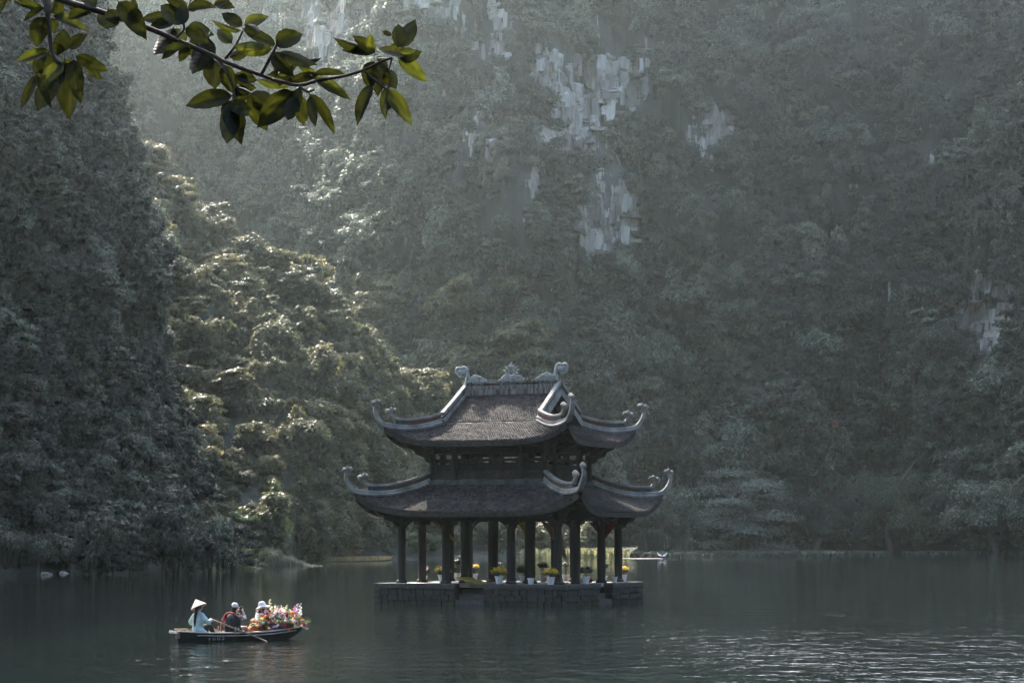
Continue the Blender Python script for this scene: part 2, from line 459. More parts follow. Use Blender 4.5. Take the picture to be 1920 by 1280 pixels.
# back mountain: an amphitheatre of steep karst round the far shore
qs = np.unique(np.concatenate([np.linspace(-2.2, -.27, 70), np.linspace(-.27, .27, 300), np.linspace(.27, 2.2, 70)]))
xt = [-9000, -2500, 0, 300, 560, 690, 800, 1000, 1200, 1500, 1700, 1900, 2100, 2600, 3600, 9000]
rt = [300, 340, 400, 410, 405, 400, 405, 430, 472, 505, 512, 480, 435, 370, 320, 300]
Rsh = np.interp(qs * FPX + 960, xt, rt)
tt = np.linspace(0, 1, 190)
profA = np.array([(-20, -4), (0, .3), (14, 2.5), (38, 18), (58, 38), (74, 66), (88, 96), (97, 128), (106, 165), (118, 200), (138, 250), (165, 300), (205, 326), (280, 335)], float)  # unseen top above the frame made tall to shade the valley air
profB = np.array([(-20, -4), (0, .3), (10, 2.5), (28, 22), (48, 52), (68, 90), (88, 135), (106, 168), (126, 186), (150, 198), (185, 206), (280, 212)], float)
profC = np.array([(-20, -4), (0, .3), (14, 2.5), (40, 18), (66, 38), (90, 62), (108, 90), (122, 118), (134, 148), (148, 168), (185, 186), (280, 190)], float)  # unseen top kept low so the sun reaches the haze on the left
def prof(pr):
    s = np.concatenate([[0], np.cumsum(np.hypot(*np.diff(pr, axis=0).T))]); s /= s[-1]
    return np.interp(tt, s, pr[:, 0]), np.interp(tt, s, pr[:, 1])
(dA, zA), (dB, zB), (dC, zC) = prof(profA), prof(profB), prof(profC)
xq = qs * FPX + 960
wB = np.clip((xq - 1180) / 320, 0, 1); wB = wB * wB * (3 - 2 * wB)
wC = np.clip((900 - xq) / 420, 0, 1); wC = wC * wC * (3 - 2 * wC)
wA = 1 - wB - wC
dflat = np.interp(xq, [150, 450, 700, 950], [90, 120, 50, 0])[:, None]
dd = wA[:, None] * dA + wB[:, None] * dB + wC[:, None] * dC
zz = wA[:, None] * zA + wB[:, None] * zB + wC[:, None] * zC
ph = np.arctan(qs)[:, None]
dd = dd + dflat * np.clip((dd - 8) / 14, 0, 1)
R0 = Rsh[:, None] + dd
base = np.stack([R0 * np.sin(ph), R0 * np.cos(ph), zz], -1)
up_ = np.clip(zz / 30, 0, 1)
disp = up_ * (21 * fbm(base / np.array([46, 46, 70.]), 3, 1) + 9.0 * fbm(base / np.array([17, 17, 30.]), 3, 5))
bare = bareness(np.broadcast_to(qs[:, None], zz.shape), (zz - EYE) / (R0 * np.cos(ph)))
led = np.abs(((zz + 5 * fbm(base / 30.0, 2, 9)) / 12.5) % 1.0 - .0)
crack = np.abs(fbm(base / np.array([5, 5, 26.]), 3, 21))
disp = disp + up_ * (.6 + bare) * (2.2 * led - 2.6 * crack)
R1 = R0 - disp
BACK = np.stack([R1 * np.sin(ph), R1 * np.cos(ph), zz + up_ * 2 * fbm(base / 22., 2, 31)], -1)
me = fast_mesh('back_mountain', BACK.reshape(-1, 3), grid_faces(*zz.shape)[:, ::-1], M['rock'], {'bare': np.clip(bare, 0, 1).ravel()}, smooth=True)
back_mountain = tag(link('back_mountain', me), kind='structure')

# broken limestone standing out of the bare patches: slabs and ledges, each a block of its own
M['limestone_block'] = material('limestone_block', (.07, .066, .058), (.42, .39, .335), rough=.9, scale=.55, bump=.25, bscale=1.6, stretch=(1.6, 1.6, .35), thr=(.36, .60), detail=6)
def vary_blocks():                       # weathering differs from block to block
    n, l = M['limestone_block'].node_tree.nodes, M['limestone_block'].node_tree.links
    rp = [x for x in n if x.type == 'VALTORGB'][0]; oi = n.new('ShaderNodeObjectInfo'); mr = n.new('ShaderNodeMapRange')
    mr.inputs['To Min'].default_value = .30; mr.inputs['To Max'].default_value = 1.15; l.new(oi.outputs['Random'], mr.inputs[0])
    hs = n.new('ShaderNodeHueSaturation'); l.new(rp.outputs[0], hs.inputs['Color']); l.new(mr.outputs[0], hs.inputs['Value']); l.new(hs.outputs[0], n['Principled BSDF'].inputs['Base Color'])
vary_blocks()
def block_mesh(seed):
    r = np.random.default_rng(seed); mb = MB(); n = 3; vs = {}; F = []
    def vid(p):
        if p not in vs: vs[p] = len(vs)
        return vs[p]
    for ax in range(3):
        for sgn in (0, n):
            for a in range(n):
                for b in range(n):
                    q = []
                    for (i, j) in ((a, b), (a + 1, b), (a + 1, b + 1), (a, b + 1)):
                        p = [0, 0, 0]; p[ax] = sgn; p[(ax + 1) % 3] = i; p[(ax + 2) % 3] = j; q.append(vid(tuple(p)))
                    F.append(q)
    V = np.array(list(vs), float) / n - .5
    V = V + .07 * r.normal(size=V.shape); V[:, 0] *= 1 - .25 * (V[:, 2] < -.2) * r.random()
    mb.add(V.tolist(), F); return mb.mesh('limestone_block', M['limestone_block'])
BLOCKS = [block_mesh(s_) for s_ in range(10)]
br_ = random.Random(8); nb_ = 0
e_grid = (BACK[..., 2] - EYE) / BACK[..., 1]
for (cx, cy, hw, hh, st_) in BARE:
    if st_ < .5: continue
    for _ in range(max(3, int(hw * hh * st_ / 135))):
        a, r_ = br_.uniform(0, 6.283), sqrt(br_.random()) * 1.05
        x, y = cx + hw * r_ * cos(a), cy + hh * r_ * sin(a)
        q = (x - 960) / FPX; e = (HORIZON - y) / FPX
        i = int(np.argmin(np.abs(qs - q))); j = int(np.argmin(np.abs(e_grid[i] - e)))
        p = Vector(BACK[i, j]); k = p.y / FPX
        ledge = br_.random() < .3
        sz = (br_.uniform(14, 34) * k, br_.uniform(2.0, 4.0), br_.uniform(4, 8) * k) if ledge else (br_.uniform(7, 20) * k, br_.uniform(1.6, 3.4), br_.uniform(14, 42) * k)
        o = link('limestone_block', BLOCKS[nb_ % 10], back_mountain, loc=p, rot=(br_.uniform(-.06, .14), br_.uniform(-.06, .06), -atan2(p.x, p.y) + br_.uniform(-.35, .35)), scale=sz); nb_ += 1
print('blocks', nb_)

# wooded spur that comes down to the lake on the left
sx = np.linspace(-120, 18, 130); sy = np.linspace(0, 1, 90)
yf = np.interp(sx, [-120, -60, -42, -34, -28, -24.5, -17, -8, 4, 18], [236, 240, 250, 257, 266, 330, 342, 356, 376, 400])
zr = np.interp(sx, [-120, -75, -62, -52, -43, -34, -27, -22, -17, -9, 0, 18], [88, 78, 66, 53, 48, 43, 38, 33, 27, 17, 8, 1])
yr = np.maximum(yf + 62, 352)
Xg = np.broadcast_to(sx[:, None], (130, 90)); S = sy[None, :] * 1.8
Yg = yf[:, None] - 6 + (yr - yf + 6)[:, None] * S
rise = np.clip((S - .10) / .90, 0, 1); rise = rise ** 1.05
back = np.clip((S - 1) / .8, 0, 1)
Zg = np.clip(S / .1, 0, 1) * 1.1 - .6 + zr[:, None] * rise * (1 - back ** 1.4)
pp = np.stack([Xg, Yg, Zg], -1)
k_ = np.clip(Zg / 10, 0, 1)
pp[..., 2] += k_ * 3.2 * fbm(pp / 16., 3, 41)
SPUR = pp
me = fast_mesh('spur_hill', SPUR.reshape(-1, 3), grid_faces(130, 90)[:, ::-1], M['soil'], smooth=True)
spur = tag(link('spur_hill', me), kind='structure')

# left crag: a steep wooded tower close to the camera side
lz = np.concatenate([np.linspace(-3, 62, 70), np.linspace(65, 230, 50)])  # unseen part above the frame raised and shifted left to shade the near air
la = np.linspace(radians(-200), radians(55), 150)                      # round the side that can be seen
rx = np.interp(lz, [-3, 0, 6.8, 16.5, 29, 42, 55, 67, 80, 110, 150, 200, 230], [45, 42.5, 39, 34, 30.8, 29.3, 26.5, 24.5, 25, 29, 30, 24, 6])
ry = np.interp(lz, [-3, 0, 6, 15, 30, 61, 80, 110, 150, 200, 230], [79, 75, 68, 60, 53, 42, 38, 34, 30, 22, 5])
Lp = np.stack([-78 - .42 * np.clip(lz - 72, 0, None)[None, :] + rx[None, :] * np.cos(la)[:, None], 265 + ry[None, :] * np.sin(la)[:, None], np.broadcast_to(lz[None, :], (150, len(lz)))], -1)
nrm = np.stack([np.broadcast_to(np.cos(la)[:, None], (150, len(lz))), np.broadcast_to(np.sin(la)[:, None], (150, len(lz))), np.zeros((150, len(lz)))], -1)
kz = np.clip(Lp[..., 2:3] / 8, .12, 1)
Lp = Lp + nrm * kz * (3.4 * fbm(Lp / np.array([13, 13, 16.]), 3, 51) + 1.6 * fbm(Lp / np.array([4.5, 4.5, 7.]), 2, 57))[..., None]
CRAG = Lp
me = fast_mesh('left_crag', CRAG.reshape(-1, 3), grid_faces(150, len(lz)), M['soil'], smooth=True)
crag = tag(link('left_crag', me), kind='structure')

# ring of unseen slopes added behind the camera to block the low sky light
ra = np.linspace(radians(115), radians(425), 60); rh = np.linspace(0, 1, 14)
ra = radians(90) + (np.linspace(0, 1, 70) * radians(218) + radians(71))
Rr = 215 + 26 * fbm(np.stack([ra * 3, ra * 0, ra * 0], -1), 3, 77)[:, None] + 130 * rh[None, :]
NEAR = np.stack([Rr * np.cos(ra)[:, None], Rr * np.sin(ra)[:, None], np.broadcast_to(-4 + 235 * rh[None, :] ** .85, Rr.shape) + 16 * rh * fbm(np.stack([Rr / 40, ra[:, None] * 6 + 0 * Rr, 0 * Rr], -1), 3, 79)], -1)
me = fast_mesh('unseen_shade_hills', NEAR.reshape(-1, 3), grid_faces(70, 14), M['soil'], smooth=True)
tag(link('unseen_shade_hills', me), kind='structure')

# low bank along the water's edge under the spur and the crag is part of those sheets; a lake bed closes the water from below
mb = MB(); mb.add([(-890, -290, -3.9), (890, -290, -3.9), (890, 730, -3.9), (-890, 730, -3.9)], [(0, 1, 2, 3)])
tag(mb.build('ground', M['soil']), kind='structure')

# ------------------------------------------------------------------ haze: the humid valley air
hz = bpy.data.materials.new('haze'); hz.use_nodes = True
hn, hl = hz.node_tree.nodes, hz.node_tree.links
hn.remove(hn['Principled BSDF'])
pv = hn.new('ShaderNodeVolumePrincipled')
pv.inputs['Color'].default_value = (.80, .96, .97, 1)
pv.inputs['Density'].default_value = .000155
pv.inputs['Anisotropy'].default_value = .9
hl.new(pv.outputs[0], hn['Material Output'].inputs['Volume'])
mb = MB(); mb.box((0, 250, 172.5), (2100, 1500, 355))
haze = tag(mb.build('haze', hz), kind='stuff')
haze.visible_shadow = True

# ------------------------------------------------------------------ vegetation
def leaf_cloud(centers, radii, n, leaf, rng, droop=.35, up=.8, squash=None, width=.45, shell=.5):
    """n leaf blades spread over the outer shell of the lobes -> V, F, lv"""
    centers = np.asarray(centers, float); radii = np.asarray(radii, float)
    if radii.ndim == 1: radii = np.repeat(radii[:, None], 3, 1)
    w = (radii.prod(1)) ** (2 / 3.); w /= w.sum()
    k = rng.choice(len(centers), n, p=w)
    d = rng.normal(size=(n, 3)); d /= np.linalg.norm(d, axis=1, keepdims=True)
    d[:, 2] = np.where(d[:, 2] < -.35, -d[:, 2], d[:, 2])
    rr = (1 - shell * rng.random(n) ** 1.6 + .10 * rng.normal(size=n)) * (1 + .34 * vnoise(d * 2.3 + k[:, None] * 7.3, 3))
    P = centers[k] + d * radii[k] * rr[:, None]
    N = d * 1.05 + np.array([0, 0, up * .75]) + .42 * rng.normal(size=(n, 3)); N /= np.linalg.norm(N, axis=1, keepdims=True)
    T = rng.normal(size=(n, 3)) + d * .7 - np.array([0, 0, droop]); T -= N * (T * N).sum(1, keepdims=True); T /= np.linalg.norm(T, axis=1, keepdims=True) + 1e-9
    B = np.cross(N, T)
    L = leaf * (.65 + .7 * rng.random(n))[:, None]; W = L * width
    V = np.stack([P - T * L * .5, P + B * W * .5 - N * L * .06, P + T * L * .5 - N * L * .12, P - B * W * .5 - N * L * .06], 1).reshape(-1, 3)
    F = np.arange(4 * n).reshape(n, 4)
    lv = np.repeat(np.clip(rng.random(n) * .75 + .25 * rng.random(len(centers))[k], 0, 1), 4)
    return V, F, lv
def cores(centers, radii, f, rng):
    """rough inner masses that keep a crown from being see-through everywhere"""
    Vs, Fs, b = [], [], 0
    centers = np.asarray(centers, float); radii = np.asarray(radii, float)
    if radii.ndim == 1: radii = np.repeat(radii[:, None], 3, 1)
    for c, r in zip(centers, radii):
        n, m = 7, 4; vs = []
        for i in range(m + 1):
            th = pi * i / m
            for j in range(n):
                a = 2 * pi * j / n
                vs.append(c + r * f * np.array([sin(th) * cos(a), sin(th) * sin(a), cos(th)]) * (.8 + .4 * rng.random()))
        Vs += vs
        Fs += [(b + i * n + j, b + i * n + (j + 1) % n, b + (i + 1) * n + (j + 1) % n, b + (i + 1) * n + j) for i in range(m) for j in range(n)]
        b += len(vs)
    return np.array(Vs), np.array(Fs)
def crown_mesh(name, mat, centers, radii, n, leaf, seed, core=.55, **k):
    rng = np.random.default_rng(seed)
    V, F, lv = leaf_cloud(centers, radii, n, leaf, rng, **k)
    if core:
        cv, cf = cores(centers, radii, core, rng)
        F = np.concatenate([F, cf + len(V)]); V = np.concatenate([V, cv]); lv = np.concatenate([lv, np.full(len(cv), .1)])  # cores take the darkest leaf tone: shade inside the crown put into the colour
    return fast_mesh(name, V, F, mat, {'lv': lv})
def lobes(kind, seed):
    """lobe layouts for a crown of radius about 1"""
    r = np.random.default_rng(seed)
    if kind == 'round':
        c = [(0, 0, .05)]; q = [.62]
        for i in range(11):
            a = i * 2.4 + r.random(); e = r.uniform(-.25, .95); rad = .62 * sqrt(max(.15, 1 - e * e * .8))
            c.append((rad * cos(a), rad * sin(a), e * .6)); q.append(r.uniform(.28, .42))
    elif kind == 'tall':
        c, q = [], []
        for i in range(12):
            z = -.7 + 1.75 * i / 11; w = .55 * (1 - max(0, z) / 1.25); a = i * 2.4
            c.append((w * cos(a) * .8, w * sin(a) * .8, z)); q.append(r.uniform(.30, .42) * (1 - .35 * max(0, z)))
    elif kind == 'drape':                                             # vine curtain hanging from a rounded head
        c, q = [(0, 0, .35), (.3, -.1, .3), (-.35, .1, .25)], [.5, .4, .4]
        for i in range(9):
            a = i * .7 + r.random() * .4; w = r.uniform(.45, .75)
            c.append((w * cos(a), w * sin(a), r.uniform(-.8, .05))); q.append((.22, .22, r.uniform(.4, .6)))
    elif kind == 'layered':
        c, q = [], []
        for i in range(13):
            a = i * 2.4; z = -.5 + 1.1 * (i / 12) + r.uniform(-.08, .08); w = r.uniform(.35, .85) * (1 - .5 * abs(i / 12 - .4))
            c.append((w * cos(a), w * sin(a), z)); q.append((r.uniform(.38, .52), r.uniform(.38, .52), r.uniform(.10, .16)))
    elif kind == 'wide':
        c, q = [(0, 0, 0)], [.5]
        for i in range(12):
            a = i * 2.4; w = r.uniform(.45, .95)
            c.append((w * cos(a), w * sin(a), r.uniform(-.2, .35))); q.append(r.uniform(.25, .38))
    q = [(x, x, x * .85) if not hasattr(x, '__len__') else x for x in q]
    return np.array(c), np.array(q)

KINDS = ['round', 'tall', 'drape', 'layered', 'wide', 'round', 'drape', 'wide']
def proto_set(mat, prefix, n, leaf):
    out = []
    for i, kd in enumerate(KINDS):
        c, q = lobes(kd, 100 + i * 7)
        out.append(crown_mesh('%s_crown_%d' % (prefix, i), M[mat], c, q, n, leaf, 300 + i, width=.5 if i % 2 else .38))
    return out
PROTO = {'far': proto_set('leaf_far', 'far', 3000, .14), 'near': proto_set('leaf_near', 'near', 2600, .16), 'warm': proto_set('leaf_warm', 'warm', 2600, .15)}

def trunk_mesh(seed, limbs=4, lean=.12):
    r = random.Random(seed); mb = MB()
    pts = [Vector((0, 0, -.25))]
    for i in range(1, 6): pts.append(Vector((lean * i * r.uniform(-.3, .6), lean * i * r.uniform(-.4, .4), .28 * i - .2)))
    mb.tube(pts, [.085, .07, .06, .05, .036, .02], 7)
    for j in range(limbs):
        b = pts[2 + j % 3]; a = j * 2.4 + r.random()
        e = b + Vector((cos(a) * .55, sin(a) * .55, r.uniform(.25, .55)))
        mb.tube([b, b.lerp(e, .5) + Vector((0, 0, .04)), e], [.036, .024, .010], 5)
    return mb.mesh('trunk', M['bark'], True)
TRUNKS = [trunk_mesh(s) for s in (1, 2, 3)]

def scatter(P, n, seed, spacing, rmin, rmax, zone, keep=None, qlim=.30):
    """dart throwing over a terrain grid, thinned to a minimum spacing -> list of plants"""
    rng = np.random.default_rng(seed)
    N = grid_normals(P)
    a = np.linalg.norm(np.cross(P[1:, :-1] - P[:-1, :-1], P[:-1, 1:] - P[:-1, :-1]), axis=-1)
    C = P[:-1, :-1]; q = C[..., 0] / np.maximum(C[..., 1], 1); e = (C[..., 2] - EYE) / np.maximum(C[..., 1], 1)
    w = a * ((np.abs(q) < qlim) & (e < .285) & (C[..., 2] > .2))
    vis = np.abs((N[:-1, :-1] * (C - np.array([0, 0, EYE]))).sum(-1))
    w = w.ravel() / w.sum()
    idx = rng.choice(len(w), n, p=w); i, j = np.unravel_index(idx, a.shape)
    fu, fv = rng.random(n)[:, None], rng.random(n)[:, None]
    pos = P[i, j] * (1 - fu) * (1 - fv) + P[i + 1, j] * fu * (1 - fv) + P[i, j + 1] * (1 - fu) * fv + P[i + 1, j + 1] * fu * fv
    nn = N[i, j]
    cell = {}; out = []
    for p, nv in zip(pos, nn):
        if keep is not None and not keep(p, rng): continue
        r = (rmin + (rmax - rmin) * rng.random() ** 2.2) * (1.0 if p[2] < 60 or zone != 'far' else .8)
        s = spacing * r
        key = tuple((p // (s)).astype(int)); ok = True
        for dx in (-1, 0, 1):
            for dy in (-1, 0, 1):
                for dz in (-1, 0, 1):
                    for o in cell.get((key[0] + dx, key[1] + dy, key[2] + dz), ()):
                        if ((o - p) ** 2).sum() < s * s: ok = False; break
                    if not ok: break
                if not ok: break
            if not ok: break
        if not ok: continue
        cell.setdefault(key, []).append(p)
        if nv @ (np.array([0, 0, 30.]) - p) < 0 and nv[2] < 0: nv = -nv
        zn = 'warm' if zone == 'far' and p[2] < 62 and p[0] / p[1] < .005 and rng.random() < .55 else zone  # carries the painted sunlit leaf tones onto the lower left of the back slope
        out.append((p, nv, r, int(rng.integers(len(KINDS))), rng.random() * 6.28, zn))
    return out

def keep_back(p, rng):
    q = p[0] / p[1]; e = (p[2] - EYE) / p[1]
    b = float(bareness(np.array([q]), np.array([e]))[0])
    if q * FPX + 960 < 420 and p[1] < 470: return True
    return rng.random() > 1.12 * b
def keep_spur(p, rng): return p[2] > 1.0
plants = []
plants += scatter(BACK[:, :], 5600, 1, .98, 2.8, 8.5, 'far', keep_back)
plants += scatter(BACK[:, :], 4200, 31, 1.0, 2.2, 4.0, 'far', lambda p, rng: p[2] < 125 and keep_back(p, rng))
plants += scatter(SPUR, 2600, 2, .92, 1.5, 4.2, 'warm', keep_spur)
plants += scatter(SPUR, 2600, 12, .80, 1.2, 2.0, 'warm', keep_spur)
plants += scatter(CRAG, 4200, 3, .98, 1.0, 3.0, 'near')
# a plant nearer or larger shows larger: the 280 that show largest are trees of their own, the rest of the wood is one mass
def shown(pl):
    p, nv, r, k, a, z = pl
    q = abs(p[0] / p[1]); e = (p[2] - EYE) / p[1]
    inside = q < .232 and e < .243
    if z == 'warm' and (p[0] / p[1] < -.175 or p[1] > 395): inside = False
    return (r / p[1]) if inside else 0
plants.sort(key=shown, reverse=True)
quota = {'near': 110, 'warm': 80, 'far': 90}; singles, mass = [], []
for pl in plants:
    if quota[pl[5]] > 0 and shown(pl) > 0: quota[pl[5]] -= 1; singles.append(pl)
    else: mass.append(pl)
TREE_TEXT = {'near': ('small dark leafy tree clinging to the shaded left crag', 'trees on the shaded left crag'),
             'warm': ('sunlit olive tree on the spur between left crag and pavilion', 'sunlit trees on the wooded spur'),
             'far': ('grey-green tree on the hazy mountainside behind the lake', 'trees on the hazy mountainside')}
def crown_pose(pl):
    p, nv, r, k, a, z = pl
    c = Vector(p) + Vector(nv) * r * .35 + Vector((0, 0, r * .35))
    return c, Euler((random.uniform(-.25, .25), random.uniform(-.25, .25), a))
PROTO_OBJ = {}
for pl in singles:
    p, nv, r, k, a, z = pl
    c, rot = crown_pose(pl)
    t = empty('leafy_tree', p)
    tag(t, TREE_TEXT[z][0], 'tree', TREE_TEXT[z][1])
    tr = link('trunk', TRUNKS[k % 3], t, rot=(0, 0, a), scale=r * 1.0)
    cr = link('crown', PROTO[z][k], t, loc=c - Vector(p), rot=rot, scale=(r * random.uniform(.9, 1.15), r * random.uniform(.9, 1.15), r * random.uniform(.85, 1.2)))
    PROTO_OBJ.setdefault((z, k), cr)

def instance_mass(name, items, label, cat):
    """items: (location, euler, scale, source object) -> one object of kind stuff"""
    srcs = []
    for it in items:
        if it[3] not in srcs: srcs.append(it[3])
    me = bpy.data.meshes.new(name); n = len(items)
    me.vertices.add(n); me.vertices.foreach_set('co', np.array([tuple(i[0]) for i in items], np.float32).ravel())
    a = me.attributes.new('rot', 'FLOAT_VECTOR', 'POINT'); a.data.foreach_set('vector', np.array([tuple(i[1]) for i in items], np.float32).ravel())
    a = me.attributes.new('scl', 'FLOAT_VECTOR', 'POINT'); a.data.foreach_set('vector', np.array([tuple(i[2]) for i in items], np.float32).ravel())
    a = me.attributes.new('src', 'INT', 'POINT'); a.data.foreach_set('value', np.array([srcs.index(i[3]) for i in items], np.int32))
    o = link(name, me)
    ng = bpy.data.node_groups.new(name, 'GeometryNodeTree')
    ng.interface.new_socket('Geometry', in_out='INPUT', socket_type='NodeSocketGeometry')
    ng.interface.new_socket('Geometry', in_out='OUTPUT', socket_type='NodeSocketGeometry')
    N, L = ng.nodes, ng.links
    gi, go, jn = N.new('NodeGroupInput'), N.new('NodeGroupOutput'), N.new('GeometryNodeJoinGeometry')
    def attr(nm, ty):
        x = N.new('GeometryNodeInputNamedAttribute'); x.data_type = ty; x.inputs['Name'].default_value = nm; return x.outputs['Attribute']
    ar, asc, av = attr('rot', 'FLOAT_VECTOR'), attr('scl', 'FLOAT_VECTOR'), attr('src', 'INT')
    for i, so in enumerate(srcs):
        oi = N.new('GeometryNodeObjectInfo'); oi.inputs['Object'].default_value = so; oi.transform_space = 'ORIGINAL'
        oi.inputs['As Instance'].default_value = True
        cp = N.new('FunctionNodeCompare'); cp.data_type = 'INT'; cp.operation = 'EQUAL'; cp.inputs[3].default_value = i
        L.new(av, cp.inputs[2])
        ip = N.new('GeometryNodeInstanceOnPoints')
        L.new(gi.outputs[0], ip.inputs['Points']); L.new(cp.outputs[0], ip.inputs['Selection']); L.new(oi.outputs['Geometry'], ip.inputs['Instance'])
        L.new(ar, ip.inputs['Rotation']); L.new(asc, ip.inputs['Scale']); L.new(ip.outputs[0], jn.inputs[0])
    L.new(jn.outputs[0], go.inputs[0])
    md = o.modifiers.new('scatter', 'NODES'); md.node_group = ng
    return tag(o, label, cat, kind='stuff')
items = []
for pl in mass:
    z, k = pl[5], pl[3]
    while (z, k) not in PROTO_OBJ: k = (k + 1) % len(KINDS)
    c, rot = crown_pose(pl); r = pl[2]
    items.append((c, rot, (r * random.uniform(.9, 1.15), r * random.uniform(.9, 1.15), r * random.uniform(.85, 1.25)), PROTO_OBJ[(z, k)]))
instance_mass('jungle', items, 'dense jungle covering the crag, the spur and the mountainside', 'jungle')
print('plants', len(plants), 'singles', len(singles), 'mass', len(mass))

# creepers hanging from the crowns of the slopes
hv = random.Random(4); mb = MB()
for pl in hv.sample([q for q in plants if q[5] != 'near' and shown(q) > 0], 170):
    p = Vector(pl[0]) + Vector((hv.uniform(-1, 1), -pl[2] * 1.15, pl[2] * hv.uniform(.2, .9))); L = pl[2] * hv.uniform(.8, 2.0); w = .022 * p.y / 300
    x1 = hv.uniform(-.12, .12) * L
    mb.tube([p, p + Vector((x1 * .3, -.1, -L * .5)), p + Vector((x1, -.05, -L))], [w, w, w * .6], 4, False)
M['creeper'] = material('creeper', (.16, .15, .12), (.26, .25, .20), rough=.9)
tag(mb.build('creepers', M['creeper']), 'thin pale creepers hanging from the trees of the slopes', 'creepers', kind='stuff')

# ================================================================== THE PAVILION
PTH = radians(25.887)
PAV = empty('lake_pavilion', (-0.035, 111.143, 0), -PTH)
tag(PAV, 'dark two-tiered wooden pavilion with upswept tiled roofs standing in the lake', 'pavilion')
Rz = Matrix.Rotation(-PTH, 4, 'Z'); PMAT = Matrix.Translation((-0.035, 111.143, 0)) @ Rz
def pav_local(x, y, z=1.0):          # platform point seen at photo pixel x, y -> pavilion coordinates
    D = FPX * (EYE - z) / (y - HORIZON)
    return PMAT.inverted() @ at(x, y, D)

PA, PB, PZ = 5.23, 4.70, 1.0          # platform half sizes and top
# ---- platform: core block with four landings cut in
mb = MB()
NT, ND = .80, 1.15                    # landing half width and depth
IN = .115                             # the core stands behind the brick skin
for su in (-1, 1):
    for sv in (-1, 1):
        mb.box((su * (PA - IN + NT + IN) / 2, sv * (PB - IN + NT + IN) / 2, .33), (PA - IN - NT - IN, PB - IN - NT - IN, .86))
mb.box((0, 0, .331), (2 * (PA - ND), 2 * (PB - ND), .862))
platform = mb.build('platform', M['mortar'], PAV)
mbf = MB()
mbf.box((0, 0, .9), (2 * (PA - .5), 2 * (PB - ND), .172)); 
mbf.box((0, (PB - .5 + PB - ND) / -2 + 0, .899), (2 * (PA - .5), .65, .17)); mbf.box((0, (PB - .5 + PB - ND) / 2, .899), (2 * (PA - .5), .65, .17))
floor = mbf.build('floor_slab', M['stone_floor'], platform)
coping_meshes, brick_meshes = {}, {}
def stone_mesh(L, D, H, seed, mat, nm, carve=False):
    r = random.Random(seed); mb = MB()
    b = .012
    # bevelled, slightly uneven block
    secs = []
    for (x, k) in ((-L / 2, 1), (-L / 2 + b, 0), (L / 2 - b, 0), (L / 2, 1)):
        o = b if k else 0
        secs.append([(-D / 2 + o + r.uniform(-.006, .006), -H / 2 + o), (D / 2 - o, -H / 2 + o), (D / 2 - o, H / 2 - o), (-D / 2 + o + r.uniform(-.006, .006), H / 2 - o)])
    mb.sweep([(-L / 2, 0, 0), (-L / 2 + b, 0, 0), (L / 2 - b, 0, 0), (L / 2, 0, 0)], secs)
    if carve:                                                          # carved chevrons on the outer face
        n = max(2, int(L / .17))
        for i in range(n):
            x0 = -L / 2 + L * i / n + .02; x1 = -L / 2 + L * (i + 1) / n - .02; xm = (x0 + x1) / 2
            mb.bar((x0, D / 2, -H * .28), (xm, D / 2, H * .25), .02, .028); mb.bar((xm, D / 2, H * .25), (x1, D / 2, -H * .28), .02, .028)
    return mb.mesh(nm, mat)
def edge_runs():
    """outer edges of the platform: start, direction, length, outward normal"""
    runs = []
    for s in (-1, 1):
        for a, b in (((-PA), (-NT)), (NT, PA)):
            runs.append((Vector((a, s * PB, 0)), Vector((1, 0, 0)), b - a, Vector((0, s, 0))))
        for a, b in (((-PB), (-NT)), (NT, PB)):
            runs.append((Vector((s * PA, a, 0)), Vector((0, 1, 0)), b - a, Vector((s, 0, 0))))
        for t in (-1, 1):                                              # cheeks of the landings
            runs.append((Vector((t * NT, s * (PB - ND), 0)), Vector((0, s, 0)), ND, Vector((-t, 0, 0))))
            runs.append((Vector((s * (PA - ND), t * NT, 0)), Vector((s, 0, 0)), ND, Vector((0, -t, 0))))
    return runs
COP = [stone_mesh(.86, .48, .235, s, M['stone_dark'], 'coping_stone', True) for s in (1, 2)]
BRKW = [stone_mesh(.385, .16, .245, s, M['stone_wet'], 'brick') for s in (7, 8, 9, 10)]
BRK = [stone_mesh(.385, .16, .245, s, M['stone_brick'], 'brick') for s in (3, 4, 5, 6)]
def rotz_of(d, nrm):                  # local x along the edge, local +y outwards
    return atan2(-nrm.x, nrm.y)
for (p0, d, L, nrm) in edge_runs():
    rz = rotz_of(d, nrm)
    n = max(1, round(L / .9))
    for i in range(n):
        c = p0 + d * (L * (i + .5) / n) - nrm * .205 + Vector((0, 0, .882))
        o = link('coping_stone', COP[i % 2], platform, loc=c, rot=(0, 0, rz)); o.scale.x = (L / n - .008) / .86
    for row, (zc, out) in enumerate(((.60, -.075), (.318, -.045), (.04, -.055))):
        n = max(2, round(L / .40))
        cuts = [0] + [L * (i + random.uniform(-.28, .28)) / n for i in range(1, n)] + [L]
        for i in range(n):
            j = random.uniform(-.02, .018); w_ = cuts[i + 1] - cuts[i]
            c = p0 + d * ((cuts[i] + cuts[i + 1]) / 2) + nrm * (out + j) + Vector((0, 0, zc + random.uniform(-.008, .008)))
            o = link('brick', (BRKW if row == 2 or (row == 1 and random.random() < .3) else BRK)[(i * 3 + row) % 4], platform, loc=c, rot=(0, 0, rz)); o.scale.x = (w_ - .03) / .385; o.scale.z = random.uniform(.93, 1.02)
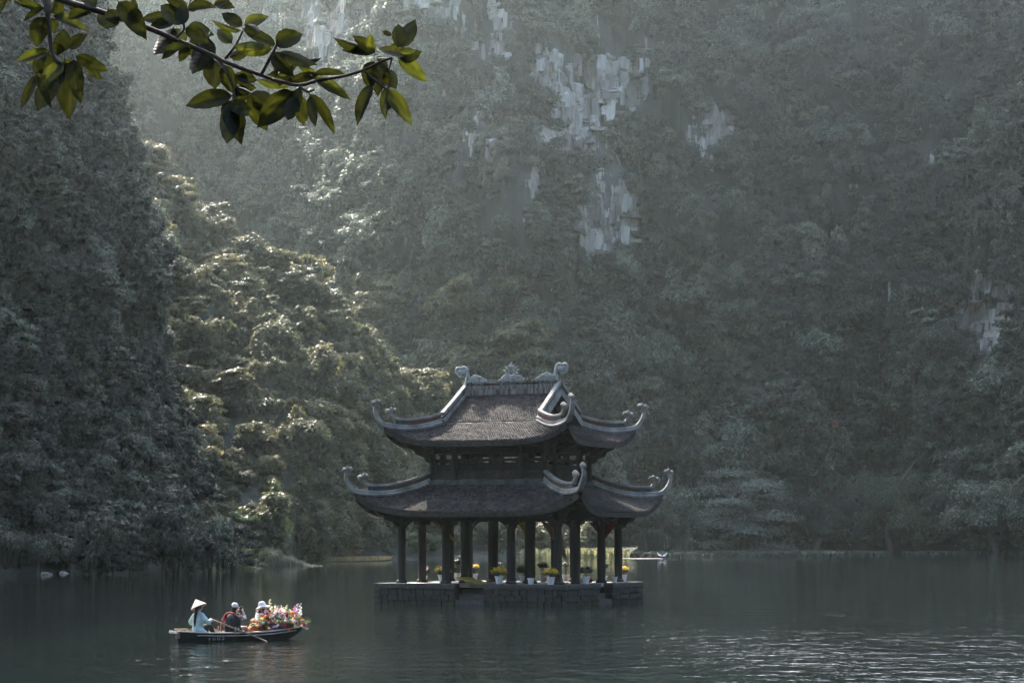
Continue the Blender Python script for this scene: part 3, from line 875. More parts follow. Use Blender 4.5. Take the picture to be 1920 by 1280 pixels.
for k in range(4):                    # three steps down to the water at every landing
    a = k * pi / 2; R3 = Matrix.Rotation(a, 3, 'Z'); ext = PB if k % 2 == 0 else PA
    for i in range(3):
        mb = MB(); dep = .36
        mb.box((0, 0, 0), (2 * NT - .06, dep, .30))
        c = R3 @ Vector((0, -(ext - ND + dep * i + dep / 2 + .02), .62 - .27 * i))
        mb.build('step', M['stone_dark'], platform, loc=c, rot=(0, 0, a))

# ---- columns
AC, BC, KC = 4.259, 3.683, .417
def column_mesh(r, h):
    mb = MB()
    mb.lathe([(r * 1.35, 0), (r * 1.38, .06), (r * 1.2, .13), (r, .16), (r * 1.03, h * .45), (r * .93, h)], n=18)
    return mb.mesh('column', M['wood_dark'], 40)
outer_h, inner_h = 3.12, 6.4
CM, CMi = column_mesh(.205, outer_h), column_mesh(.262, inner_h)
mb = MB()
mb.box((0, 0, .05), (.62, .62, .10)); mb.box((0, 0, .14), (.78, .40, .08)); mb.box((0, 0, .14), (.40, .78, .08))
mb.box((0, 0, .24), (1.02, .30, .12)); mb.box((0, 0, .24), (.30, 1.02, .12))
CAP = mb.mesh('capital', M['wood_dark'])
us = [-AC, -KC * AC, KC * AC, AC]; vs_ = [-BC, -KC * BC, KC * BC, BC]
for i, u in enumerate(us):
    for j, v in enumerate(vs_):
        inner = i in (1, 2) and j in (1, 2)
        c = link('column', CMi if inner else CM, PAV, loc=(u, v, PZ - .005))
        if not inner:
            link('capital', CAP, c, loc=(0, 0, outer_h - .22))
# ring beams
def ring(name, a, b, z, w, h, mat, parent, over=.25):
    for s in (-1, 1):
        m1 = MB(); m1.box((0, s * b, z), (2 * a + over, w, h)); m1.build(name, mat, parent)
        m2 = MB(); m2.box((s * a, 0, z - .004), (w * .98, 2 * b + over, h * .96)); m2.build(name, mat, parent)
ring('beam', AC, BC, 4.20, .22, .26, M['wood_dark'], PAV)
ring('beam', KC * AC, KC * BC, 5.35, .24, .3, M['wood_dark'], PAV)
for u in us[1:3]:
    m1 = MB(); m1.box((u, 0, 4.50), (.2, 2 * BC, .24)); m1.build('beam', M['wood_dark'], PAV)
for v in vs_[1:3]:
    m1 = MB(); m1.box((0, v, 4.48), (2 * AC, .2, .22)); m1.build('beam', M['wood_dark'], PAV)
# carved cantilever brackets under both eaves
def bracket_poly(L, h):
    return [(0, 0), (0, -h), (L * .18, -h * .98), (L * .22, -h * .80), (L * .42, -h * .74), (L * .46, -h * .56), (L * .64, -h * .50), (L * .68, -h * .34), (L * .86, -h * .26), (L, -h * .06), (L, 0)]
def brackets(a, b, us_, vs__, z0, L, h, rise, diag, dl, dh, drise):
    for s in (-1, 1):
        for u in us_:
            mb = MB(); O = Vector((u, s * b, z0)); mb.prism(bracket_poly(L, h), O, Vector((0, s, rise)), (0, 0, 1), .17); mb.build('bracket', M['wood_dark'], PAV)
        for v in vs__:
            mb = MB(); O = Vector((s * a, v, z0)); mb.prism(bracket_poly(L, h), O, Vector((s, 0, rise)), (0, 0, 1), .17); mb.build('bracket', M['wood_dark'], PAV)
        for t in (-1, 1):
            d = Vector((s * diag[0], t * diag[1], 0)); d.normalize(); d.z = drise
            mb = MB(); mb.prism(bracket_poly(dl, dh), Vector((s * a, t * b, z0 + .02)), d, (0, 0, 1), .24); mb.build('corner_bracket', M['wood_dark'], PAV)
brackets(AC, BC, us, vs_, 4.52, 1.15, .55, -.10, (1, 1), 2.0, .85, .26)
# curved knee braces at the column heads
for (u, v) in [(u, s * BC) for u in us for s in (-1, 1)]:
    for s in (-1, 1):
        if abs(u + s * .5) > AC + .3: continue
        mb = MB(); mb.tube([(u + s * .18, v, 3.72), (u + s * .30, v, 3.90), (u + s * .52, v, 4.04), (u + s * .62, v, 4.08)], [.045, .05, .05, .06], 6); mb.build('brace', M['wood_dark'], PAV)
for (u, v) in [(s * AC, v) for v in vs_ for s in (-1, 1)]:
    for s in (-1, 1):
        if abs(v + s * .5) > BC + .3: continue
        mb = MB(); mb.tube([(u, v + s * .18, 3.72), (u, v + s * .30, 3.90), (u, v + s * .52, 4.04), (u, v + s * .62, 4.08)], [.045, .05, .05, .06], 6); mb.build('brace', M['wood_dark'], PAV)

# ---- roof surfaces:  S(face, s, t) with s in -1..1 along the face and t in 0..1 from the top to the eave
def roof_fn(w0, w1, d0, d1, z0, z1, lift, sag, fl=.06):
    """one sloping face: half width w, distance d from the axis, height z; corners lifted"""
    def f(s, t):
        W = w0 + (w1 - w0) * t; D = d0 + (d1 - d0) * t
        c = np.abs(s) ** 5.0
        z = z0 + (z1 - z0) * t + sag * t * (1 - t) * -1 + lift * (t ** 2.2) * c
        return s * (W + fl * t * c), D + fl * t * c * 1.0 + .10 * t * c, z
    return f
def place(face, a, d, z):
    """face 0 front(-v) 1 right(+u) 2 back 3 left"""
    return {0: (a, -d, z), 1: (d, a, z), 2: (-a, d, z), 3: (-d, -a, z)}[face]
LOW_Z0, LOW_Z1, LOW_LIFT = 5.93, 4.47, .92
LA, LB = 6.0, 5.0
lowF = [roof_fn(3.15, LA, 2.70, LB, LOW_Z0, LOW_Z1, LOW_LIFT, .22), roof_fn(2.70, LB, 3.15, LA, LOW_Z0, LOW_Z1, LOW_LIFT, .22)]
UA, UB = 4.90, 4.02
KU, KV, KZ = 2.62, 2.40, 8.90
UP_Z1, UP_LIFT = 7.92, .80
upHip = [roof_fn(KU, UA, KV, UB, KZ, UP_Z1, UP_LIFT, .06), roof_fn(KV, UB, KU, UA, KZ, UP_Z1, UP_LIFT, .06)]
def upMain(s, t):                      # the front and back slope between ridge and kink
    d = KV * t
    return s * KU * np.ones_like(t), d, 10.45 - .68 * d + .0147 * d * d

def tiles(fn, face, rows_len, tw=.128, pitch=.122, lip=.062, seed=0, trim=0.0, lift0=.015):
    """overlapping pointed tiles laid course by course on a face -> V, F5, F4"""
    rng = np.random.default_rng(seed)
    nrow = int(rows_len / pitch)
    V, F = [], []
    b = 0
    for r in range(nrow):
        t0, t1 = r / nrow, min(1.0, (r + 1.45) / nrow) if r < nrow - 1 else 1.0 + .2 / nrow
        hw = abs(float(fn(np.array([1.0]), np.array([t1]))[0][0]))
        n = max(2, int(2 * hw * (1 - trim) / tw))
        sc = (np.arange(n) + .5 + (.25 if r % 2 else -.25)) / n * 2 - 1
        h = 1.0 / n * .96
        sl, sr = np.clip(sc - h, -1, 1), np.clip(sc + h, -1, 1)
        tm = t0 + (t1 - t0) * .72
        def P(s, t, dz):
            a, d, z = fn(s, np.full(len(s), t)); o = np.stack([np.array(place(face, aa, dd_, zz_ + q)) for aa, dd_, zz_, q in zip(a, d, z, dz)]); return o
        j = rng.uniform(-.008, .010, n); zl = np.full(n, lip) + j + lift0; z0_ = np.full(n, .004) + lift0
        A, B_, C, D_, E_ = P(sl, t0, z0_), P(sr, t0, z0_), P(sr, tm, zl * .85), P(sc, t1, zl), P(sl, tm, zl * .85)
        C2, D2, E2 = C.copy(), D_.copy(), E_.copy()
        for q in (C2, D2, E2): q[:, 2] -= .055
        vs = np.stack([A, B_, C, D_, E_, C2, D2, E2], 1)
        V.append(vs.reshape(-1, 3)); k = np.arange(n)[:, None] * 8 + b
        for f in ((0, 1, 2, 3, 4), (2, 5, 6, 3), (3, 6, 7, 4)):
            F += (k + np.array(f)).tolist()
        b += n * 8
    return np.concatenate(V), F
def tile_obj(parts, parent):
    V = np.concatenate([p[0] for p in parts]); F = []; b = 0
    for v, f in parts:
        F += [[i + b for i in x] for x in f]; b += len(v)
    me = bpy.data.meshes.new('roof_tiles'); me.from_pydata(V.tolist(), [], F); me.materials.append(M['tile']); me.update()
    a_ = me.attributes.new('lv', 'FLOAT', 'POINT'); a_.data.foreach_set('value', np.repeat(RNG.random(len(V) // 8), 8).astype(np.float32))
    o = link('roof_tiles', me, parent); o['kind'] = 'stuff'; return o
def deck(fn, face, nS=25, nT=9, thick=.11):
    """boards under the tiles: top and bottom skin with closed rims"""
    top, bot = [], []
    for t in np.linspace(0, 1, nT):
        s = np.linspace(-1, 1, nS); a, d, z = fn(s, np.full(nS, t))
        top.append([place(face, x, y, q - .012) for x, y, q in zip(a, d, z)]); bot.append([place(face, x, y, q - thick) for x, y, q in zip(a, d, z)])
    mb = MB(); mb.grid(top); mb.grid(bot, True)
    mb.grid([top[-1], bot[-1]]); mb.grid([bot[0], top[0]])
    return mb
def fascia(fn, face, mat, parent, drop=.20, w=.07, n=33):
    s = np.linspace(-.985, .985, n); a, d, z = fn(s, np.ones(n))
    mb = MB(); mb.sweep([place(face, x, y - .05, q - .03) for x, y, q in zip(a, d, z)], [(-w / 2, -drop), (w / 2, -drop), (w / 2, 0), (-w / 2, 0)])
    mb.build('eave_board', mat, parent)
def rafters(fn, face, parent, n=26):
    mb = MB()
    for s in np.linspace(-.93, .93, n):
        p = [fn(np.array([s]), np.array([t])) for t in (.12, .55, .985)]
        q = [Vector(place(face, float(a[0]), float(d[0]), float(z[0]) - .165)) for a, d, z in p]
        mb.bar(q[0], q[1], .07, .10); mb.bar(q[1], q[2], .07, .10)
    o = mb.build('rafters', M['wood_eave'], parent); o['kind'] = 'stuff'

def roof_root(name):
    o = empty(name, parent=PAV); return o
# ---- ridges, scrolls
def oct_sec(w, h0, h1, ch=.3):
    m = (h0 + h1) / 2; c = min(w, (h1 - h0) / 2) * ch
    return [(-w + c, h0), (w - c, h0), (w, h0 + c), (w, h1 - c), (w - c, h1), (-w + c, h1), (-w, h1 - c), (-w, h0 + c)]
def smooth_path(P, n):
    P = [Vector(p) for p in P]; out = []
    for i in range(len(P) - 1):
        p0, p1, p2, p3 = P[max(i - 1, 0)], P[i], P[i + 1], P[min(i + 2, len(P) - 1)]
        for k in range(n):
            t = k / n
            out.append(.5 * ((2 * p1) + (p2 - p0) * t + (2 * p0 - 5 * p1 + 4 * p2 - p3) * t * t + (3 * p1 - p0 - 3 * p2 + p3) * t ** 3))
    out.append(P[-1]); return out
def scroll(c, d, size, mat, parent, name='scroll_finial', width=.13):
    """cloud-shaped head: two rolled volutes with a bud, in the plane of direction d and the vertical"""
    c = Vector(c); d = Vector(d).normalized(); z = Vector((0, 0, 1)); sd = d.cross(z)
    mb = MB()
    def roll(o, r, a0, turn):
        pts, rad = [], []
        for i in range(15):
            k = i / 14; a = a0 + turn * k * 1.55 * 2 * pi * .8; rr = r * (1 - .78 * k)
            pts.append(c + d * (o[0] + rr * cos(a)) * size + z * (o[1] + rr * sin(a)) * size); rad.append(size * (.17 - .07 * k))
        mb.tube(pts, rad, 7)
    roll((-.30, .12), .33, radians(60), -1)
    roll((.26, .22), .27, radians(120), 1)
    for s in (-1, 1):
        mb.ball(c + d * -.30 * size + z * .12 * size + sd * s * width * .35, (.20 * size,) * 3, 8, 5)
        mb.ball(c + d * .26 * size + z * .22 * size + sd * s * width * .35, (.16 * size,) * 3, 8, 5)
    mb.ball(c + d * -.02 * size + z * -.28 * size, (.2 * size, .2 * size, .3 * size), 8, 5)
    mb.build(name, mat, parent, True)
def hip_ridge(parent, P, tipr, tipz, d, frac, w=.145, fret='ochre_fret', head=.42, side_ofs=0):
    """P: hip line on the roof surface from the top to the eave corner; the ridge rises off its end into a curl"""
    end = P[-1]; dd_ = Vector(d).normalized()
    curl = [end + dd_ * (tipr * a) + Vector((0, 0, tipz * b)) for a, b in ((.50, .20), (.82, .44), (.98, .68), (1.0, .86), (.93, 1.0))]
    path = smooth_path(P + curl, 5); n = len(path); nb = len(P) * 5 - 5
    side = dd_.cross(Vector((0, 0, 1)))
    secs = []
    for i in range(n):
        k = max(0, (i - nb * .8) / (n - nb * .8)); q = 1 - .58 * k
        secs.append([(x * q, y * q) for x, y in [(-w * 1.15, -.06), (w * 1.15, -.06), (w * 1.3, .02), (w * 1.0, .07), (w * .94, .17), (w * .6, .215), (-w * .6, .215), (-w * .94, .17), (-w * 1.0, .07), (-w * 1.3, .02)]])
    mb = MB(); mb.sweep(path, secs, side=side); mb.build('hip_ridge', M['plaster'], parent, 35)
    m = int(nb * frac); pu = path[:m + 1]
    up = [p + Vector((0, 0, .205)) for p in pu]
    ca = [p + Vector((0, 0, .40)) for p in pu]
    e = ca[-1]; ca = ca + [e + dd_ * .10 + Vector((0, 0, .05)), e + dd_ * .17 + Vector((0, 0, .16)), e + dd_ * .17 + Vector((0, 0, .27))]
    mb = MB(); mb.sweep(up, [(-w * .5, 0), (w * .5, 0), (w * .5, .21), (-w * .5, .21)], side=side); mb.build('ridge_web', M['plaster_teal'], parent)
    mb = MB(); L = len(ca); sec = [[(x * (1 if i < L - 3 else .8 - .08 * (i - L + 3)), y * 1) for x, y in oct_sec(w * .82, 0, .135)] for i in range(L)]
    mb.sweep(ca, sec, side=side); mb.build('ridge_cap', M['plaster'], parent, 40)
    # fretted strip let into both sides of the web
    a_, b_ = int(m * .12), int(m * .72)
    for s in (-1, 1):
        mb = MB()
        mb.sweep([p + Vector((0, 0, .05)) + side * s * (w * .5 + .004) for p in up[a_:b_ + 1]], [(-.012, 0), (.012, 0), (.012, .12), (-.012, .12)], side=side)
        mb.build('fret_strip', M[fret], parent)
    scroll(ca[-1] + Vector((0, 0, .12)), -dd_, head * 1.2, M['plaster'], parent)
    scroll(path[-1] + Vector((0, 0, .06)) - dd_ * .10, -dd_, head * 1.08, M['plaster'], parent)
    return path

# lower roof
low = roof_root('lower_roof')
mbd = MB()
for fc in range(4):
    fn = lowF[fc % 2]
    dk = deck(fn, fc); mbd.add(dk.v, dk.f)
    tile_obj([tiles(fn, fc, sqrt((fn(np.array([0.]), np.array([1.]))[1][0] - fn(np.array([0.]), np.array([0.]))[1][0]) ** 2 + 1.5 ** 2), seed=fc)], low)
    fascia(fn, fc, M['wood_eave'], low); rafters(fn, fc, low)
mbd.build('roof_deck', M['wood_eave'], low)
for su in (-1, 1):
    for sv in (-1, 1):
        P = []
        for t in (0, .2, .4, .6, .8, 1.0):
            a, d, z = lowF[0](np.array([1.0]), np.array([t])); P.append(Vector((su * float(a[0]), sv * float(d[0]), float(z[0]) + .06)))
        hip_ridge(low, P, .50, 1.02, (P[-1] - P[0]).to_2d().to_3d(), .86)
# flashing where the lower roof meets the upper storey
for s in (-1, 1):
    mb = MB(); mb.sweep([(x, s * 2.78, 5.95 + (.035 if i % 2 else 0)) for i, x in enumerate((-3.2, -2.7, -1.9, -1.2, 1.2, 1.9, 2.7, 3.2))], [(-.12, -.12), (.12, -.12), (.12, .08), (-.12, .14)]); mb.build('flashing', M['plaster_teal'], low)
    mb = MB(); mb.sweep([(s * 3.24, y, 5.948) for y in (-2.66, 0, 2.66)], [(-.11, -.12), (.11, -.12), (.11, .09), (-.11, .09)]); mb.build('flashing', M['plaster_teal'], low)

# ---- upper storey
BU, BV = 3.07, 2.62
mb = MB(); mb.lathe([(.17, 0), (.175, .9), (.16, 1.9)], n=14); UPM = mb.mesh('post', M['wood_dark'], 40)
upu = [-BU, -1.84, 1.84, BU]; upv = [-BV, -1.52, 1.52, BV]
upper = empty('upper_storey', parent=PAV)
for i, u in enumerate(upu):
    for j, v in enumerate(upv):
        if i in (1, 2) and j in (1, 2): continue
        link('post', UPM, upper, loc=(u, v, 5.86))
m1 = MB(); m1.box((0, 0, 5.78), (2 * BU - .3, 2 * BV - .3, .10)); m1.build('floor_boards', M['wood_dark'], upper)
def lozenge_screen(L, H, n, th):
    """board with n lens-shaped openings"""
    mb = MB(); cw = L / n; K = 12
    for c in range(n):
        x0 = -L / 2 + c * cw; cx = x0 + cw / 2; a, b = cw * .40, H * .26
        top = [(cx + a * cos(pi - pi * i / K), b * sin(pi * i / K) ** 1.3) for i in range(K + 1)]
        for sgn in (1, -1):
            for i in range(K):
                (xa, ya), (xb, yb) = top[i], top[i + 1]
                Xa = x0 if i == 0 else xa; Xb = x0 + cw if i == K - 1 else xb
                pts = [(xa, sgn * ya), (xb, sgn * yb), (Xb, sgn * H / 2), (Xa, sgn * H / 2)]
                mb.prism(pts, (0, 0, 0), (1, 0, 0), (0, 0, 1), th)
        for sgn in (-1, 1):
            e = x0 if sgn < 0 else x0 + cw; t_ = cx + sgn * a
            mb.prism([(e, -H / 2), (t_, 0), (e, H / 2)], (0, 0, 0), (1, 0, 0), (0, 0, 1), th)
    return mb
def wall_bay(c, L, rz, n):
    c = Vector(c)
    def put(mb, name, z, mat=M['wood_dark']): mb.build(name, mat, upper, loc=(c.x, c.y, z), rot=(0, 0, rz))
    mb = MB(); mb.box((0, 0, 0), (L, .06, .46)); put(mb, 'wall_panel', 6.23, M['wood_eave'])
    mb = MB(); mb.box((0, 0, 0), (L, .13, .075)); put(mb, 'rail', 6.50, M['wood_eave'])
    mb = MB(); mb.box((0, 0, 0), (L, .05, .22)); put(mb, 'wall_panel', 6.648)
    put(lozenge_screen(L, .30, n, .05), 'lattice_panel', 6.91)
    mb = MB(); mb.box((0, 0, 0), (L, .11, .06)); put(mb, 'rail', 7.092)
    for s in (-1, 1):
        mb = MB(); mb.box((0, 0, 0), (.10, .075, .62)); mb.build('jamb', M['wood_dark'], upper, loc=c + Vector((cos(rz) * s * (L / 2 - .05), sin(rz) * s * (L / 2 - .05), 6.83)), rot=(0, 0, rz))
for s in (-1, 1):
    for a, b, n in ((-BU, -1.84, 1), (-1.84, 1.84, 3), (1.84, BU, 1)): wall_bay(((a + b) / 2, s * BV, 0), b - a - .30, 0, n)
    for a, b, n in ((-BV, -1.52, 1), (-1.52, 1.52, 3), (1.52, BV, 1)): wall_bay((s * BU, (a + b) / 2, 0), b - a - .30, pi / 2, n)
ring('beam', BU, BV, 7.52, .24, .24, M['wood_dark'], upper, .5)
for u in (-1.84, 0, 1.84):
    m1 = MB(); m1.box((u, 0, 7.70), (.18, 2 * BV + .4, .2)); m1.build('beam', M['wood_dark'], upper)
brackets(BU, BV, upu, upv, 7.84, 1.2, .50, .0, (1, .9), 2.05, .95, .24)

# ---- upper roof
upr = roof_root('upper_roof')
mbd = MB()
for fc in range(4):
    fn = upHip[fc % 2]
    dk = deck(fn, fc); mbd.add(dk.v, dk.f)
    L = sqrt((fn(np.array([0.]), np.array([1.]))[1][0] - fn(np.array([0.]), np.array([0.]))[1][0]) ** 2 + 1.0)
    pr = [tiles(fn, fc, L, seed=20 + fc)]
    if fc % 2 == 0:
        dk = deck(upMain, fc); mbd.add(dk.v, dk.f)
        pr.append(tiles(upMain, fc, 2.86, seed=30 + fc, trim=0))
    tile_obj(pr, upr); fascia(fn, fc, M['wood_eave'], upr); rafters(fn, fc, upr, 22)
mbd.build('roof_deck', M['wood_eave'], upr)
for su in (-1, 1):
    # gable: boards set back behind the verge, with a moulded bargeboard
    mb = MB(); mb.prism([(-KV + .1, KZ - .1), (KV - .1, KZ - .1), (0, 10.40)], (su * (KU - .42), 0, 0), (0, 1, 0), (0, 0, 1), .06); mb.build('gable', M['wood_eave'], upr)
    for k, (ofs, dz, w, mat) in enumerate(((-.22, -.22, .10, 'plaster_teal'), (-.34, -.48, .07, 'wood_eave'))):
        for sv in (-1, 1):
            mb = MB(); mb.sweep([(su * (KU + ofs), sv * .02, 10.42 + dz), (su * (KU + ofs), sv * 1.2, 9.66 + dz), (su * (KU + ofs), sv * (KV - .15), 9.0 + dz * .6)], [(-w, -.09), (w, -.09), (w, .09), (-w, .09)], side=(1, 0, 0)); mb.build('bargeboard', M[mat], upr)
    for sv in (-1, 1):
        # verge ridge from the main ridge down to the kink
        P = [Vector((su * (KU - .02 + .10 * k), sv * KV * k, 10.45 - .68 * KV * k + .0147 * (KV * k) ** 2 + .05)) for k in (0, .25, .5, .75, .98)]
        w = .15
        mb = MB(); mb.sweep(P, [(-w * 1.2, -.14), (w * 1.2, -.14), (w * 1.2, .16), (w * .6, .24), (-w * .6, .24), (-w * 1.2, .16)], side=(1, 0, 0)); mb.build('verge_ridge', M['plaster'], upr)
        mb = MB(); mb.sweep([p + Vector((0, 0, .23)) for p in P], [(-w * .5, 0), (w * .5, 0), (w * .5, .27), (-w * .5, .27)], side=(1, 0, 0)); mb.build('ridge_web', M['red_panel'] if 0 else M['wood_eave'], upr)
        mb = MB(); mb.sweep([p + Vector((0, 0, .49)) for p in P], oct_sec(w * .85, 0, .19), side=(1, 0, 0)); mb.build('ridge_cap', M['plaster'], upr, 40)
        H = []
        for t in (0, .25, .5, .75, 1.0):
            a, d, z = upHip[0](np.array([1.0]), np.array([t])); H.append(Vector((su * (float(a[0]) + .06), sv * float(d[0]), float(z[0]) + .05)))
        hip_ridge(upr, H, .46, 1.02, (H[-1] - H[0]).to_2d().to_3d(), .80, fret='red_panel')
# main ridge
mb = MB(); mb.box((0, 0, 10.55), (2 * KU - .2, .34, .28)); mb.build('main_ridge', M['ridge_weathered'], upr)
mb = MB(); mb.box((0, 0, 10.80), (2 * KU - .3, .22, .22)); mb.build('ridge_web', M['ridge_weathered'], upr)
mb = MB(); mb.box((0, 0, 10.95), (2 * KU - .3, .16, .10)); mb.build('ridge_recess', M['wood_eave'], upr)
for s in (-1, 1):
    mb = MB(); mb.box((s * .98, 0, 10.94), (.50, .185, .10)); mb.build('red_strip', M['red_panel'], upr)
mb = MB(); mb.box((0, 0, 11.04), (2 * KU - .3, .26, .09)); mb.build('ridge_cap', M['ridge_weathered'], upr)
def cloud(mb, c, spots, th=.09):
    c = Vector(c)
    for (x, z, r) in spots:
        mb.torus(c + Vector((x, -.05, z)), r * .80, r * .24, (1, 0, 0), (0, 0, 1), 12, 6)
        mb.torus(c + Vector((x, -.07, z)), r * .34, r * .20, (1, 0, 0), (0, 0, 1), 10, 5)
        mb.ball(c + Vector((x, 0, z)), (r * .95, th, r * .95), 12, 6)
mb = MB()
cloud(mb, (0, 0, 11.02), [(-.52, .06, .17), (-.30, .20, .19), (-.06, .10, .20), (.18, .20, .18), (.36, .22, .16), (.56, .08, .17), (-.22, .0, .15), (.20, .02, .15), (-.42, .22, .12), (.5, .24, .12), (0, .28, .12)])
mb.build('cloud_ornament', M['carving'], upr, True)
mb = MB()
mb.torus((0, 0, 11.52), .17, .055, (1, 0, 0), (0, 0, 1), 18, 6)
for i, (a, L) in enumerate(((90, .34), (66, .24), (114, .24), (42, .27), (138, .27), (18, .30), (162, .30), (-8, .18), (188, .18), (78, .22), (102, .22))):
    d = Vector((cos(radians(a)), 0, sin(radians(a)))); s_ = Vector((-d.z, 0, d.x)); c0 = Vector((0, 0, 11.52))
    mb.tube([c0 + d * .20, c0 + d * (.20 + L * .45) + s_ * .035, c0 + d * (.20 + L * .8) - s_ * .01, c0 + d * (.20 + L) + s_ * .02], [.055, .045, .028, .006], 6)
mb.build('flame_ornament', M['carving'], upr, True)
for s in (-1, 1):
    mb = MB(); cloud(mb, (s * 1.92, 0, 11.02), [(s * -.42, .08, .15), (s * -.30, .20, .11), (s * -.12, .22, .17), (s * .08, .30, .17), (s * .28, .18, .18), (s * .0, .0, .17), (s * -.28, -.02, .15), (s * .36, -.02, .15)]); mb.build('cloud_ornament', M['carving'], upr, True)
    mb = MB(); c0 = Vector((s * 2.74, 0, 11.60))
    stalk = [c0 + Vector((s * x, 0, z)) for x, z in ((-.20, -.62), (-.24, -.40), (-.27, -.16), (-.26, .08), (-.17, .25), (-.02, .27), (.07, .19), (.17, .27), (.32, .22), (.37, .05), (.28, -.12), (.12, -.22), (-.02, -.18))]
    mb.tube(smooth_path(stalk, 3), [.085] * 9 + [.062] * 28, 7)
    mb.torus(c0 + Vector((s * .09, 0, -.01)), .085, .045, (1, 0, 0), (0, 0, 1), 12, 6)
    mb.prism([(-.22, -.14), (-.20, .14), (-.05, .22), (.07, .13), (.2, .22), (.31, .08), (.22, -.10), (.08, -.18)], c0, (s, 0, 0), (0, 0, 1), .05)
    for q in range(4): mb.ball(c0 + Vector((s * (-.37 + .03 * q), 0, -.30 + .14 * q)), (.075, .06, .085), 8, 5)
    mb.build('ridge_end_scroll', M['carving'], upr, True)

# ---- drapes hung between the columns
def drape(name, label, cat, mat, a, b, c, n=9, m=7, fold=.05, thick=.0):
    """triangular swag between three pavilion points"""
    a, b, c = Vector(a), Vector(b), Vector(c); P = []
    for i in range(n):
        t = i / (n - 1); l = a.lerp(c, t); r = b.lerp(c, t); row = []
        for j in range(m):
            k = j / (m - 1); p = l.lerp(r, k); p.z -= .12 * sin(pi * k) * (1 - t); p.y += fold * sin(j * 2.3 + t * 3) * (1 - .5 * t)
            row.append(PMAT @ p)
        P.append(row)
    mb = MB(); mb.grid(P); o = mb.build(name, mat, None, True); md = o.modifiers.new('cloth', 'SOLIDIFY'); md.thickness = .006
    return tag(o, label, cat, 'cloth swags hung in the pavilion')
drape('cloth_swag', 'olive yellow cloth strip swagged from beam to column at left bay', 'cloth', M['cloth_yellow'], (-3.95, -1.2, 4.1), (-3.3, -1.2, 4.1), (-2.35, -1.5, 2.95))
drape('cloth_swag', 'yellow cloth knot hanging beside the middle column of the front', 'cloth', M['cloth_yellow'], (.15, .2, 4.1), (1.0, .2, 4.1), (.95, .1, 3.1))
drape('cloth_swag', 'wide peach cloth swag with red border behind the front corner column', 'cloth', M['cloth_peach'], (1.9, -.6, 4.1), (2.9, -.6, 4.1), (3.55, -.9, 1.9))
drape('cloth_swag', 'bright red triangular cloth swag at the right side bay', 'cloth', M['cloth_red'], (3.5, 1.6, 4.05), (5.0, 1.9, 4.05), (4.35, 1.7, 3.1))
mb = MB(); 
P = [[PMAT @ Vector((-.9 + .17 * i, -2.9 - .55 * j + .1 * sin(i), 1.03 + .28 * (1 - i / 9) ** 2 + .03 * sin(i * 2 + j * 3))) for j in range(4)] for i in range(10)]
mb.grid(P); o = mb.build('floor_cloth', M['cloth_yellow'], None, True); o.modifiers.new('cloth', 'SOLIDIFY').thickness = .006
tag(o, 'olive yellow cloth trailing across the platform edge near the front steps', 'cloth')
mb = MB(); P = [[PMAT @ Vector((3.3 + .16 * i, -3.3 + .2 * j, 1.04 + .09 * sin(i * 1.3) * sin(j * 1.7) + .12 * (1 - i / 6))) for j in range(5)] for i in range(7)]
mb.grid(P); o = mb.build('floor_cloth', M['cloth_red'], None, True); o.modifiers.new('cloth', 'SOLIDIFY').thickness = .006
tag(o, 'dark red cloth heaped on the floor behind the front corner column', 'cloth')
mb = MB(); c0 = pav_local(1116, 1086); mb.lathe([(0, 0), (.24, .01), (.30, .08), (.29, .16), (.2, .22), (0, .24)], n=14)
o = mb.build('floor_cushion', M['cloth_red'], None, True, loc=PMAT @ Vector((3.55, 1.35, 1.0))); tag(o, 'round red cushion on the floor behind the dark potted plant', 'cushion')

# ---- potted flowers
def pot_mesh(r, h):
    mb = MB(); mb.lathe([(r * .62, 0), (r * .66, .02), (r * .92, h * .9), (r * 1.06, h * .91), (r * 1.08, h), (r * .98, h), (r * .94, h * .86), (0, h * .84)], n=18)
    return mb.mesh('pot', M['pot_white'], 40)
POT = {'m': pot_mesh(.21, .36), 's': pot_mesh(.17, .30)}
SOIL = MB().lathe([(.19, 0), (.12, .03), (0, .035)], n=12).mesh('soil', M['pot_soil'], True)
def dome_mesh(mat, seed, n, leaf, rad=(.42, .42, .27), width=.7):
    rng = np.random.default_rng(seed)
    c = [(0, 0, .12)] + [(.2 * cos(i * 1.05), .2 * sin(i * 1.05), .10) for i in range(6)]
    q = [rad] + [(rad[0] * .55, rad[1] * .55, rad[2] * .7)] * 6
    V, F, lv = leaf_cloud(c, q, n, leaf, rng, droop=.1, up=1.0, width=width, shell=.2)
    return fast_mesh('blooms', V, F, mat, {'lv': lv})
DOME = {'y': dome_mesh(M['petal_yellow'], 5, 520, .075), 'r': dome_mesh(M['petal_darkred'], 6, 420, .085, (.36, .36, .3)), 'd': dome_mesh(M['mum_leaf'], 7, 520, .10, (.40, .40, .30), .5), 'l': dome_mesh(M['mum_leaf'], 8, 420, .10, (.37, .37, .22), .5)}
